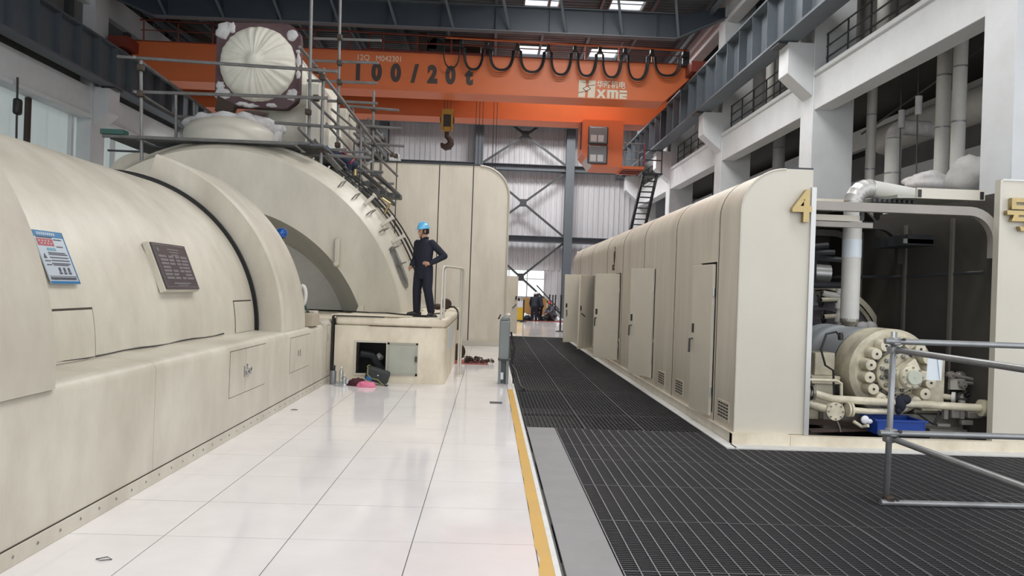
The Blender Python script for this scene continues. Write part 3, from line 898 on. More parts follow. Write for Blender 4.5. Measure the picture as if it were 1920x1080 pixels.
# body as a shell with a real opening for the hatch
fb = MB()
for (a, b, c_, d) in ((x0, hx0, 0, .95), (hx1, x1 - .1, 0, .95), (hx0, hx1, 0, hz0), (hx0, hx1, hz1, .95)):
    fb.box(a, b, y0, y0 + .04, c_, d)
fb.prism([(x1 - .1, y0), (x1 - .05, y0 + .015), (x1 - .015, y0 + .05), (x1, y0 + .1), (x1, y1), (x1 - .04, y1), (x1 - .04, y0 + .1), (x1 - .1, y0 + .04)], 'z', 0, .95)
fb.box(x0, x0 + .04, y0 + .04, y1, 0, .95)
fb.build('body', PEDM, pe)
top = MB().prism(rrect(x0 - .0, x1 + .01, y0 - .012, y1, .12), 'z', .955, zt)
top.build('top_slab', PEDM, pe, bevel=.05, segs=4)
B(-8.0, x0 - .05, 13.0, 20.4, 0, 1.05).build('rear_base', PEDM, pe)
B(hx0 - .1, hx1 + .1, y0 + .9, y0 + .92, .02, .93).build('inner_back', BLK, pe)
MB().tube((hx0 + .30, y0 + .5, .42), (hx0 + .36, y0 + .46, .37), .05, 12).build('inner_lamp', WHITEP, pe)
MB().path([(hx0, y0 + .4, .45), (hx0 + .2, y0 + .45, .42), (hx0 + .35, y0 + .5, .2), (hx0 + .5, y0 + .5, .1)], .07, 10).build('inner_duct', STEELD, pe)
hf = MB()
for (a, b, c_, d) in ((hx0 - .03, hx0, hz0 - .03, hz1 + .03), (hx1, hx1 + .03, hz0 - .03, hz1 + .03), (hx0, hx1, hz1, hz1 + .03), (hx0, hx1, hz0 - .03, hz0)):
    hf.box(a, b, y0 - .018, y0 + .03, c_, d)
hf.build('hatch_frame', CREAML, pe)
dr = B(dx0 + .035, dx1 - .03, y0 - .012, y0 + .001, hz0 + .02, hz1 - .02).build('hatch_door', mat('hatch_grey_green', (.44, .45, .38), .5, dirt=.3), pe, label='grey-green hatch door folded open')
df = MB()
for (a, b, c_, d) in ((dx0, dx0 + .035, hz0 - .02, hz1 + .01), (dx1 - .03, dx1, hz0 - .02, hz1 + .01), (dx0, dx1, hz1 - .02, hz1 + .01), (dx0, dx1, hz0 - .02, hz0 + .02)):
    df.box(a, b, y0 - .022, y0 + .001, c_, d)
df.build('door_rim', mat('hatch_rim_grey', (.40, .38, .33), .5, dirt=.3), dr)
B(dx1 - .04, dx1 - .005, y0 - .05, y0 - .02, .37, .46).build('latch', STEELD, dr)
# plate lying on top, seam line, labels on the side
MB().prism([(-2.62, 12.93), (-1.55, 12.95), (-1.3, 13.05), (-1.3, 13.4), (-2.6, 13.5)], 'z', zt + .006, zt + .02).build('loose_top_sheet', PEDM, pe)
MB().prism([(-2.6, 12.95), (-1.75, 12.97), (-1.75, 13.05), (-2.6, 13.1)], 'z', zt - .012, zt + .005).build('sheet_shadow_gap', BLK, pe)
B(-2.0, -.95, y0 - .0135, y0 - .011, .945, .957).build('top_seam', BROWN, pe)
B(x1 + .0005, x1 + .003, 13.5, 15.2, .52, .92).build('side_label', mat('pale_label', (.62, .66, .66), .4), pe)
B(-2.615, -2.585, 12.92, 13.0, .1, 1.1).build('joint_gap', BLK, pe)

# handrail over the pedestal step
hr = thing('step_handrail', (-.66, 13.6, 0), 'cream tube handrail arch beside the pedestal', 'handrail')
for k, (dx, dy) in enumerate(((0, 0), (.035, .16))):
    p = []
    A = Vector((-.80 + dx, 12.98 + dy, 1.11)); Bq = Vector((-.53 + dx, 14.2 + dy, 0))
    Zt = 2.0
    p = [A, A + Vector((0, 0, Zt - 1.11 - .06)), A + Vector((.012, .05, Zt - 1.11 - .015)), A + Vector((.035, .11, Zt - 1.11)), Bq + Vector((-.03, -.10, Zt)), Bq + Vector((-.01, -.04, Zt - .015)), Bq + Vector((0, 0, Zt - .06)), Bq + Vector((0, 0, .02))]
    MB().path(p, .019, 10).build('rail', CREAML, hr, angle=60)
    MB().lathe([(.055, 0), (.055, .012), (.03, .02)], Bq, (0, 0, 1), 16).build('foot_flange', CREAML, hr)


# ================================================================== CROSSOVER PIPE, DOME, SCAFFOLD
cp = thing('crossover_pipe', (-5.43, 18, 4.2), 'huge lagged crossover steam pipe with wrinkled cloth end cap', 'steam pipe')
cx, cz, cy = -5.43, 6.55, 17.5
n = 150
em = MB(); prof = [(.0, -.30), (.14, -.295), (.145, -.27), (.28, -.255), (.5, -.21), (.68, -.13), (.78, -.05), (.83, .03), (.86, .14)]
rings = []
for (r, t) in prof:
    ring = []
    for i in range(n):
        a = 2 * PI * i / n
        w = 0 if r < .2 else (.016 * math.sin(a * 17 + 2 * math.sin(a * 3)) + .013 * math.sin(a * 31 + math.sin(a * 5))) * min(1, (r - .1) * 2.2)
        ring.append(Vector((cx + r * math.cos(a) * 1.01, cy + t + w, cz + r * math.sin(a))))
    rings.append(ring)
k0 = 0
for q in rings: em.v += q
for j in range(len(prof) - 1):
    for i in range(n):
        em.f.append((j * n + i, j * n + (i + 1) % n, (j + 1) * n + (i + 1) % n, (j + 1) * n + i))
em.build('cloth_end_cap', CLOTH, cp, angle=80)
P = []
hw, r = .95, .36
for (sx, sz, a0) in ((1, 1, 0), (-1, 1, 90), (-1, -1, 180), (1, -1, 270)):
    for i in range(7):
        a = math.radians(a0 + 15 * i); j = random.uniform(-.02, .02)
        P.append((cx + sx * (hw - r) + (r + j) * math.cos(a), cz - .02 + sz * (hw - r) + (r + j) * math.sin(a)))
MB().prism(P, 'y', cy + .10, cy + .34).build('end_flange', MAROON, cp, angle=30)


def patch(c, rx, rz, sd, y0):
    """a ragged flat lump of old plaster stuck on the flange"""
    mb = MB(); nn = 16; rows = []
    for (k, t) in ((1.0, .03), (.92, -.02), (.6, -.045), (.25, -.05)):
        ring = []
        for i in range(nn):
            a = 2 * PI * i / nn; q = k * (1 + .45 * noise.noise(Vector((math.cos(a) * 1.6 + sd, math.sin(a) * 1.6, sd * 3.1))))
            ring.append(Vector((c[0] + rx * q * math.cos(a), y0 + t + .012 * noise.noise(Vector((i * .7, k * 5, sd))), c[1] + rz * q * math.sin(a))))
        rows.append(ring)
    for r_ in rows: mb.v += r_
    for j in range(3):
        for i in range(nn): mb.f.append((j * nn + i, j * nn + (i + 1) % nn, (j + 1) * nn + (i + 1) % nn, (j + 1) * nn + i))
    mb.f.append(tuple(3 * nn + i for i in range(nn)))
    return mb.build('plaster_patch', WOOL, cp, angle=70)


for k, (a, rr, sx, sz) in enumerate(((138, 1.08, .17, .20), (128, 1.02, .12, .13), (43, 1.02, .12, .13), (-40, 1.02, .12, .15), (222, 1.06, .18, .15), (212, .97, .10, .10), (-70, .98, .14, .05), (8, .92, .05, .16), (-12, .93, .05, .10), (20, .95, .05, .05), (-100, .96, .2, .05), (250, .97, .16, .05))):
    a = math.radians(a); patch((cx + rr * math.cos(a), cz + rr * math.sin(a)), sx, sz, k * 1.7 + .3, cy + .10)
MB().lathe([(.80, .3), (.80, 6.5)], (cx, cy, cz), (0, 1, 0), 48).build('pipe', CLOTH, cp, angle=60)
for yy in (19.0, 20.8, 22.6): MB().lathe([(.83, 0), (.85, .03), (.85, .22), (.83, .25)], (cx, yy, cz), (0, 1, 0), 40).build('lagging_band', LAG, cp)
# vertical leg with wrinkled cloth, and square panel box beside it
leg = MB(); m = 44; lv = []
for (z, rr) in ((4.2, 1.00), (4.7, .98), (5.2, .93), (5.6, .84), (5.9, .80), (6.3, .78)):
    lv.append([Vector((cx + .75 + (rr + .015 * math.sin(9 * 2 * PI * i / m + z * 3) * (1.3 - abs(z - 5.3))) * math.cos(2 * PI * i / m), cy + 1.5 + rr * math.sin(2 * PI * i / m), z)) for i in range(m)])
for q in lv: leg.v += q
for j in range(len(lv) - 1):
    for i in range(m): leg.f.append((j * m + i, j * m + (i + 1) % m, (j + 1) * m + (i + 1) % m, (j + 1) * m + i))
leg.build('vertical_leg', CLOTH, cp, angle=70)
B(-4.25, -3.95, 17.3, 19.6, 4.5, 6.1).build('side_panel', CREAML, cp, bevel=.02)
B(-4.02, -3.7, 19.2, 20.6, 4.4, 6.0).build('side_panel', CREAML, cp, bevel=.02)
MB().prism([(-6.35, 5.45), (-5.95, 5.45), (-5.9, 5.6), (-6.3, 5.8)], 'y', 17.55, 17.75).build('flange_lip', BROWN, cp)

dm = thing('relief_dome', (-5.75, 17.2, 4.1), 'low cream domed lid on top of the turbine hood', 'dome')
MB().lathe([(1.0, 0), (1.0, .45), (.99, .80), (.95, .90), (.80, 1.02), (.5, 1.12), (.0, 1.16)], (-5.75, 17.0, 4.0), (0, 0, 1), 48).build('lid', CREAML, dm, angle=30)
MB().lathe([(1.30, 0), (1.30, .10), (1.0, .16)], (-5.75, 17.0, 4.1), (0, 0, 1), 48).build('skirt', WOOL, dm)
wl = MB()
def crumble(mb, pts, rad, sd):
    k = len(mb.v); mb.path(pts, rad, 14)
    for i in range(k, len(mb.v)):
        p = mb.v[i]; mb.v[i] = p + Vector((noise.noise(p * 4.3 + Vector((sd, 0, 0))), noise.noise(p * 4.3 + Vector((0, sd, 0))), noise.noise(p * 4.3 + Vector((0, 0, sd))) * .8)) * .09


crumble(wl, [(-5.75 + 1.0 * math.cos(math.radians(a)), 17.0 - .55 * math.sin(math.radians(a)) + .15, 4.98 + .14 * math.sin(math.radians(a))) for a in range(0, 181, 6)], [.10 + .03 * math.sin(i * 1.3) for i in range(31)], 2)
crumble(wl, [(-5.45 + .1 * i, 16.75 + .02 * i, 5.16 - .035 * i) for i in range(9)], [.12, .15, .17, .18, .18, .17, .16, .14, .10], 5)
crumble(wl, [(-4.78, 16.9, 5.0), (-4.76, 16.9, 4.75), (-4.78, 16.9, 4.5)], [.12, .14, .1], 8)
wl.build('plaster_lagging', WOOL, dm, angle=70)
MB().sphere((-5.2, 16.75, 5.26), (.30, .2, .05), 14, 6).build('exposed_insulation', mat('brown_insulation', (.16, .11, .10), .9, dirt=.6, scale=9), dm)

sc = thing('tube_scaffold', (-5, 17, 4.2), 'grey tube scaffold with deck around the crossover pipe', 'scaffold')


def stube(a, b, r=.034, m=SCAF, name='tube', par=None):
    return MB().tube(a, b, r, 8).build(name, m, par or sc)


def pv(px0, py0, px1, py1, Y, Y1=None, r=.034, name='tube', mm=None):
    a = at(px0, py0, Y=Y); b = at(px1, py1, Y=Y1 or Y); return stube(a, b, r, mm or SCAF, name), a, b


def clamp(p, s=.06):
    return MB().box(p[0] - s, p[0] + s, p[1] - s * 1.1, p[1] + s * 1.1, p[2] - s, p[2] + s).build('clamp', RUST, sc, bevel=.02)


# standards
for (a, b, c_, d, Y) in ((264, 112, 266, 318, 15.4), (330, 172, 330, 268, 17.4), (364, 190, 364, 280, 19.2), (584, -12, 579, 268, 16.2), (638, -12, 633, 275, 18.2),
                         (607, 128, 601, 330, 15.9), (701, 170, 697, 392, 19.5), (654, 205, 652, 350, 20.2), (677, 230, 675, 378, 18.6), (662, 205, 658, 345, 21.0), (716, 250, 714, 330, 22.0),
                         (657, 320, 655, 375, 17.6), (632, 270, 630, 355, 18.2)):
    pv(a, b, c_, d, Y, name='standard')
# transoms across the hall
for (a, b, c_, d, Y) in ((220, 106, 632, 134, 15.35), (250, 172, 615, 184, 15.35), (585, 114, 710, 118, 18.1), (576, 151, 707, 156, 18.1), (576, 187, 708, 194, 18.1), (588, 72, 715, 76, 19.0),
                         (646, 198, 748, 207, 19.4), (515, 230, 668, 241, 16.1), (668, 235, 752, 241, 19.4), (678, 268, 758, 274, 19.4), (604, 281, 650, 281, 16.6), (640, 314, 676, 316, 18.7), (650, 322, 690, 324, 18.6),
                         (676, 345, 700, 347, 18.7), (676, 360, 712, 362, 18.7), (330, 218, 398, 222, 17.4)):
    pv(a, b, c_, d, Y, name='transom')
# ledgers running along the hall and braces
for (a, b, Y0, c_, d, Y1) in ((252, 107, 15.3, 412, 224, 21.5), (255, 172, 15.3, 365, 240, 19.3), (562, 88, 16.0, 645, 190, 20.5), (590, 122, 15.6, 724, 295, 20.2), (584, 186, 15.6, 700, 300, 20.0),
                              (560, 240, 15.4, 662, 348, 17.5), (655, 215, 19.5, 735, 292, 20.5), (678, 235, 19.0, 742, 292, 21.0), (664, 250, 18.7, 745, 330, 21.0), (700, 240, 19.5, 720, 262, 20.3),
                              (590, 262, 15.9, 650, 330, 16.6), (668, 322, 18.6, 700, 300, 19.6)):
    stube(at(a, b, Y=Y0), at(c_, d, Y=Y1), name='ledger')
for (px, py, Y) in ((264, 127, 15.35), (264, 176, 15.35), (593, 132, 15.5), (593, 184, 15.5), (578, 210, 16.0), (637, 70, 18.1), (637, 118, 18.1), (637, 154, 18.1), (637, 190, 18.1), (601, 281, 15.9), (677, 237, 18.7), (701, 240, 19.5), (700, 270, 19.5), (701, 205, 19.5), (678, 270, 18.7), (655, 314, 18.7), (677, 345, 18.7), (697, 360, 19.5), (655, 218, 20.0), (742, 292, 21.0), (735, 290, 20.5), (632, 238, 18.2), (633, 272, 18.2), (720, 262, 20.3), (658, 205, 20.8), (605, 145, 15.7)):
    clamp(at(px, py, Y=Y))
# decks
for i in range(3):
    yy = 15.35 + .30 * i
    MB().box(-7.0, -4.05, yy, yy + .27, 4.36, 4.41).build('deck_plank', DECKM, sc, bevel=.006)
for i in range(8):
    xx = -7.1 + .26 * (i % 2); y_ = 16.3 + .0 * i
MB().box(-7.1, -6.6, 16.3, 19.4, 4.36, 4.41).build('deck_plank', DECKM, sc); MB().box(-7.65, -7.14, 15.5, 19.4, 4.36, 4.41).build('deck_plank', DECKM, sc)
for i in range(2):
    xx = -4.0 + .29 * i
    MB().box(xx, xx + .27, 15.5, 20.4, 4.40 - .02 * i, 4.45 - .02 * i).build('deck_plank', DECKM, sc, bevel=.006)
MB().tube((-7.7, 15.32, 4.38), (-3.9, 15.32, 4.38), .034, 8).build('deck_edge_tube', SCAF, sc)
for y_ in (16.2, 18.2, 20.2): MB().tube((-4.3, y_, 4.33), (-2.6, y_, 4.30), .034, 8).build('transom', SCAF, sc)
for (x_, z_) in ((-3.3, 3.62), (-3.02, 3.6)): MB().box(x_, x_ + .26, 16.6, 19.6, z_, z_ + .05).build('deck_plank', DECKM, sc)
for (a, b, Y0, c_, d, Y1) in ((640, 300, 18.2, 668, 352, 17.2), (612, 232, 16.4, 700, 330, 20.5), (690, 222, 19.5, 712, 300, 20.2), (664, 262, 20, 664, 340, 20), (684, 258, 19.5, 684, 330, 19.5), (645, 285, 17.6, 690, 285, 17.6), (622, 205, 17, 690, 262, 20.5), (670, 300, 18.6, 720, 345, 20), (700, 385, 19, 725, 352, 19.6)):
    stube(at(a, b, Y=Y0), at(c_, d, Y=Y1), .028, name='brace_tube')
for (x_, z_) in ((-2.75, 4.0), (-2.6, 3.75), (-2.45, 3.95)): MB().tube((x_, 16.0, z_), (x_ + .1, 19.6, z_ - .05), .05, 8).build('lower_tube', STEELD, sc)
for i in range(4):
    p = Vector((-2.5 + .1 * i, 16.6 + .5 * i, 3.65 + .02 * i)); MB().box(p.x - .3, p.x + .05, p.y - .2, p.y + .2, p.z - .04, p.z + .04).build('low_board', STEELD, sc)
tag(MB().box(-7.75, -7.3, 15.3, 15.55, 4.42, 4.52).build('green_toolbox', mat('dark_green_paint', (.03, .10, .08), .5), bevel=.01), 'small dark green box at the left end of the scaffold deck', 'box')
# right-hand top of the far enclosure: stand-in dome for an unclear dark shape, white box beside the scaffold
sdome = thing('stand_in_dome', (-3.35, 22.1, 5.14), 'dark dome standing in for an unclear shape on the far enclosure roof beside the scaffold', 'lamp')
MB().sphere((-3.35, 22.2, 5.30), (.22, .22, .17), 18, 10, top=PI * .6).build('dome', CABLE, sdome); MB().lathe([(.16, 0), (.12, .08)], (-3.35, 22.2, 5.14), (0, 0, 1), 14).build('base', STEELD, sdome)
tag(MB().box(-3.02, -2.75, 22.1, 22.4, 5.14, 5.44).build('junction_box', WHITEP, bevel=.02), 'small white box on the far enclosure roof beside a dark dome', 'box')
tag(MB().beam((-2.66, 22.1, 5.16), (-2.80, 22.1, 5.42), .07, .05).build('white_pipe_offcut', WHITEP), 'short white offcut leaning against the white roof box', 'offcut')

# ================================================================== FAR ENCLOSURE (HP-IP hood)
he = thing('turbine_enclosure', (-5.2, 26, 0), 'tall cream panelled enclosure with rounded top corners behind the turbine', 'enclosure')
zt, rr = 5.14, .85


def hprof(x0, x1, zb_=.14):
    P = [(x0, zb_), (x1, zb_)]
    return P


edges = [(-10.9, -9.3), (-9.28, -7.7), (-7.68, -6.1), (-6.08, -4.6), (-4.58, -3.46), (-3.44, -2.815), (-2.785, -1.585), (-1.555, -.62), (-.59, .46)]
edges = [(-10.9, -9.4), (-9.37, -7.9), (-7.87, -6.4), (-6.37, -4.9), (-4.87, -3.52), (-3.49, -2.78), (-2.75, -1.56), (-1.53, -.59), (-.56, .45)]
for i, (a, b) in enumerate(edges):
    if i == len(edges) - 1:
        P = [(a, .14), (b, .14)] + [(b - rr + rr * math.cos(t * PI / 20), zt - rr + rr * math.sin(t * PI / 20)) for t in range(11)] + [(a, zt)]
    elif i == 0:
        P = [(b, zt)] + [(a + rr - rr * math.sin(t * PI / 20), zt - rr + rr * math.cos(t * PI / 20)) for t in range(11)] + [(a, .14), (b, .14)]
    else: P = [(a, .14), (b, .14), (b, zt), (a, zt)]
    MB().prism(P, 'y', 22.0, 22.06).build('front_panel', CREAMD, he)
P = [(.42, .1)] + [(.42 - rr + rr * math.cos(t * PI / 20), zt - .03 - rr + rr * math.sin(t * PI / 20)) for t in range(11)] + [(-10.87 + rr - rr * math.sin(t * PI / 20), zt - .03 - rr + rr * math.cos(t * PI / 20)) for t in range(11)] + [(-10.87, .1)]
MB().prism(P, 'y', 22.04, 30.0).build('core', INNER, he)
for (ya, yb) in ((22.07, 24.0), (24.03, 26.4), (27.4, 30.0)):
    Q = [(.45, .1)] + [(.45 - rr + rr * math.cos(t * PI / 20), zt - rr + rr * math.sin(t * PI / 20)) for t in range(11)] + [(-10.9 + rr - rr * math.sin(t * PI / 20), zt - rr + rr * math.cos(t * PI / 20)) for t in range(11)] + [(-10.9, .1)]
    MB().prism(Q, 'y', ya, yb).build('shell_panel', CREAMD, he, angle=30)
tr_ = [Vector((.47, 21.98, .14))] + [Vector((.47 - rr + rr * math.cos(t * PI / 20), 21.98, zt - rr + rr * math.sin(t * PI / 20))) for t in range(11)]
MB().path(tr_, .03, 6).build('corner_trim', CREAML, he)
B(-10.95, .50, 21.94, 30.0, 0, .14).build('base_rail', CREAML, he)
B(-10.9, -.4, 21.97, 22.05, zt, zt + .05).build('top_rail', STEELD, he)
d = B(.48, .98, 26.38, 26.43, .12, 2.1).build('door', CREAMD, he, label='cream door leaf standing open at the far end')
B(.90, .95, 26.33, 26.38, 1.3, 1.42).build('lock', BLK, d)
MB().path([(.92, 26.36, 1.15), (.92, 26.31, 1.12), (.80, 26.31, 1.0)], .015, 6).build('handle', STEELD, d)


# ================================================================== OVERHEAD CRANE
cr = thing('overhead_crane', (-3.2, 31.5, 9.1), 'orange double-girder overhead travelling crane spanning the hall', 'crane')


def girder(y0, y1, zb_, zt_, nm):
    P = [(-12.55, zb_), (6.5, zb_), (7.45, zb_ + .9), (7.45, zt_), (-13.85, zt_), (-13.85, zb_ + .85)]
    g = MB().prism(P, 'y', y0, y1).build(nm, ORANGE, cr)
    MB().box(-12.5, 6.45, y0 - .05, y1 + .05, zb_ - .03, zb_ + .0).build('bottom_flange', ORANGE, g)
    MB().box(-13.85, 7.45, y0 - .05, y1 + .05, zt_, zt_ + .03).build('top_flange', ORANGED, g)
    return g


gf = girder(29.5, 30.6, 9.12, 10.55, 'front_girder')
gr_ = girder(33.0, 34.1, 8.95, 10.45, 'rear_girder')
yF = 29.49
for ch, X in zip('100/20t', (-5.31, -4.60, -3.87, -3.15, -2.47, -1.78, -1.07)):
    text(ch, .88, (X, yF, 9.47), (1, 0, 0), (0, 0, 1), NUMB, cr, 'capacity_lettering', .01, 'CENTER', xs=.80, offset=.055)
text('12Q', .30, (-5.40, yF, 10.20), (1, 0, 0), (0, 0, 1), LETW, cr, 'serial_lettering', .01, xs=.95)
text('M042301', .30, (-4.66, yF, 10.19), (1, 0, 0), (0, 0, 1), LETW, cr, 'serial_lettering', .01, xs=.90)
# maker's mark
lg = MB()
lx, lz = 3.15, 9.13
lg.prism([(lx, lz), (lx + .26, lz), (lx + .27, lz + .27), (lx + .38, lz + .27), (lx + .36, lz), (lx + .64, lz), (lx + .66, lz + .66), (lx + .40, lz + .66), (lx + .39, lz + .42), (lx + .28, lz + .40), (lx + .27, lz + .66), (lx + .01, lz + .66)], 'y', yF - .01, yF)
lo = lg.build('maker_mark', LETW, cr)
lt = MB()
for (a, b) in (((lx + .0, lz + .17), (lx + .30, lz + .24)), ((lx + .30, lz + .24), (lx + .17, lz + .34)), ((lx + .17, lz + .34), (lx + .36, lz + .45)), ((lx + .36, lz + .45), (lx + .64, lz + .50)), ((lx + .30, lz + .24), (lx + .47, lz + .34)), ((lx + .47, lz + .34), (lx + .36, lz + .43))):
    lt.beam((a[0], yF - .013, a[1]), (b[0], yF - .013, b[1]), .004, .025, up=(0, 0, 1))
lt.build('lightning_line', ORANGED, lo)
text('华新机电', .30, (lx + .69, yF, lz + .42), (1, 0, 0), (0, 0, 1), LETW, cr, 'maker_lettering', .01, xs=.94, offset=.006)
xm = MB(); X0 = lx + .69; h = .33
xm.prism([(X0, lz), (X0 + .12, lz), (X0 + .19, lz + .10), (X0 + .26, lz), (X0 + .38, lz), (X0 + .26, lz + .165), (X0 + .38, lz + h), (X0 + .26, lz + h), (X0 + .19, lz + .23), (X0 + .12, lz + h), (X0, lz + h), (X0 + .12, lz + .165)], 'y', yF - .01, yF)
X1 = X0 + .42
xm.prism([(X1, lz), (X1 + .11, lz), (X1 + .11, lz + .24), (X1 + .165, lz + .24), (X1 + .165, lz), (X1 + .275, lz), (X1 + .275, lz + .24), (X1 + .33, lz + .24), (X1 + .33, lz), (X1 + .44, lz), (X1 + .44, lz + .27), (X1 + .38, lz + h), (X1, lz + h)], 'y', yF - .01, yF)
X2 = X1 + .48
xm.box(X2 + .0, X2 + .29, yF - .01, yF, lz + .24, lz + h)
xm.prism([(X2, lz), (X2 + .29, lz), (X2 + .29, lz + .07), (X2 + .13, lz + .07), (X2 + .13, lz + .10), (X2 + .29, lz + .10), (X2 + .29, lz + .20), (X2, lz + .20)], 'y', yF - .01, yF)
xm.build('maker_letters', LETW, cr)

# festoon cable loops
fx_ = [-1.40, -.43, .73, 1.91, 2.93, 3.89, 4.85, 5.88, 7.13]
fb_ = [9.9, 9.93, 9.9, 9.85, 9.84, 9.83, 9.78, 9.98]
MB().tube((-2.0, 29.2, 11.10), (7.3, 29.2, 11.00), .035, 6).build('festoon_rail', ORANGE, cr)
MB().tube((-13.5, 29.3, 11.30), (7.3, 29.3, 11.06), .03, 6).build('hand_rail', ORANGED, cr)
MB().tube((-13.5, 29.4, 10.95), (7.3, 29.4, 10.85), .018, 6).build('mid_rail', ORANGED, cr)
for i in range(17):
    X = -13.4 + 1.29 * i
    MB().tube((X, 29.45, 10.55), (X, 29.40, 11.27 - .011 * (X + 13.5)), .03, 6).build('rail_post', ORANGED if X < 0 else ORANGE, cr)  # left posts take the darker colour to paint the crane's shaded half
for i, X in enumerate(fx_):
    MB().box(X - .06, X + .06, 29.1, 29.3, 10.86, 10.98).prism([(X - .12, 10.74), (X + .12, 10.74), (X + .05, 10.88), (X - .05, 10.88)], 'y', 29.12, 29.26).build('festoon_trolley', BLK, cr)
for i in range(8):
    a, b = fx_[i] + .10, fx_[i + 1] - .10; zb_ = fb_[i]
    c = (a + b) / 2; w = (b - a) / 2
    for k in range(3):
        dz = .045 * k
        pts = []
        for j in range(19):
            t = j / 18 * PI
            u = math.cos(t)
            X = c - w * (abs(u) ** .8) * (1 if u > 0 else -1) * (1 - .08 * k)
            Z = 10.75 - (10.75 - zb_ - dz) * (math.sin(t) ** .78)
            pts.append((X, 29.16 + .07 * k, Z))
        MB().path(pts, .024, 6).build('festoon_loop', CABLE, cr)
for (X0, X1, zb_) in ((-2.05, -1.45, 9.9),):
    pts = [((X0 + X1) / 2 - (X1 - X0) / 2 * math.cos(j / 12 * PI), 29.2, 10.75 - .8 * math.sin(j / 12 * PI) ** .6) for j in range(13)]
    MB().path(pts, .03, 6).build('festoon_loop', CABLE, cr)
# end carriages and wheels
for X in (-13.95, 7.62):
    MB().box(X - .35, X + .35, 28.6, 35.0, 10.05, 10.45).build('end_carriage', ORANGED, cr)
    for y in (29.0, 30.6, 33.0, 34.6): MB().lathe([(.28, -.08), (.28, .08)], (X, y, 10.28), (1, 0, 0), 18).build('wheel', STEELD, cr)
MB().box(7.1, 7.35, 29.25, 29.5, 10.45, 11.0).build('cable_anchor', BLK, cr)
# trolley on top
ty = MB().box(-5.2, -.4, 29.9, 34.0, 10.62, 10.78)
trl = ty.build('trolley_frame', ORANGED, cr)
MB().lathe([(.42, 0), (.42, 2.6)], (-3.3, 31.6, 11.15), (1, 0, 0), 20).build('hoist_drum', BROWN, trl)
MB().lathe([(.30, 0), (.30, .7)], (-2.1, 30.3, 11.1), (1, 0, 0), 16).build('hoist_motor', BROWN, trl)
MB().box(-1.85, -1.35, 30.1, 30.8, 10.7, 11.2).build('gear_case', mat('dark_red_paint', (.14, .015, .02), .5), trl)
MB().box(-3.1, -2.75, 29.9, 30.5, 10.78, 11.5).box(-2.72, -2.4, 30.0, 30.4, 10.9, 11.35).build('motor_guard', BROWN, trl)
MB().lathe([(.33, 0), (.33, .25)], (-2.4, 30.0, 11.0), (0, 1, 0), 18).build('cable_reel', BLK, trl)
MB().box(-.6, -.2, 30.1, 30.6, 10.6, 11.0).build('brake_box', BLK, trl)
for (a, b) in (((-5.0, 30.0, 10.8), (-5.0, 30.0, 11.4)), ((-.5, 30.0, 10.8), (-.5, 30.0, 11.4)), ((-5, 30, 11.4), (-.5, 30, 11.4)), ((-5, 30, 11.1), (-.5, 30, 11.1))):
    MB().tube(a, b, .03, 6).build('trolley_rail', ORANGED, trl)
# ropes
for k in range(5):
    X = -.80 + .14 * k + (.3 if k > 2 else 0)
    MB().tube((X, 31.7, 10.6), (X, 31.7, 4.5), .014, 6).build('hoist_rope', STEELD, cr)
# operator cab
cb = MB()
cxa, cxb, cya, cyb, cza, czb = 3.70, 5.42, 32.2, 34.0, 6.95, 8.92
cab = MB().prism([(cxa + .45, cza), (cxb, cza), (cxb, czb), (cxa, czb), (cxa, cza + .55)], 'y', cya + .1, cyb).build('cab', ORANGE, cr)
for (a, b, z0, z1) in ((3.98, 4.72, 7.93, 8.58), (3.98, 4.72, 7.10, 7.80)):
    MB().box(a - .05, b + .05, cya + .02, cya + .12, z0 - .05, z1 + .05).build('window_frame', STEELD, cab, bevel=.04)
    MB().box(a, b, cya + .0, cya + .03, z0, z1).build('window_pane', mat('cab_glass', (.20, .22, .23), .08, spec=.8), cab, bevel=.03)
    MB().box(a + .05, a + .30, cya - .005, cya + .01, z0 + .05, z0 + .33).box(a + .36, a + .6, cya - .005, cya + .01, z0 + .05, z0 + .33).build('seen_through_light', mat('pale_painted_cab_light', (.5, .52, .53), .5), cab)  # pale boxes paint the light showing through the cab windows
MB().prism([(cxa - .02, cza + .6), (cxa + .42, cza), (cxa + .48, cza + .04), (cxa + .04, cza + .64)], 'y', cya + .12, cyb - .1).build('foot_window', mat('cab_foot_glass', (.45, .36, .32), .2), cab)
MB().tube((cxa - .06, cya + .2, cza + .7), (cxa - .06, cya + .2, czb - .1), .03, 8).build('cab_grab_rail', STEELD, cab)
MB().box(cxb, 6.35, 32.3, 34.0, 6.9, 7.02).build('cab_platform', ORANGE, cr)
for i in range(4): MB().box(cxb + .05, 6.3, 32.32 + .35 * i, 32.42 + .35 * i, 6.84, 6.92).build('platform_joist', ORANGED, cr)
for zz in (7.3, 7.65, 8.0): MB().tube((cxb, 32.35, zz), (6.35, 32.35, zz), .02, 6).build('platform_rail', GALV, cr)
for i in range(4): MB().tube((cxb + .1 + .28 * i, 32.35, 7.0), (cxb + .1 + .28 * i, 32.35, 8.0), .02, 6).build('platform_post', GALV if i < 3 else HARN, cr)

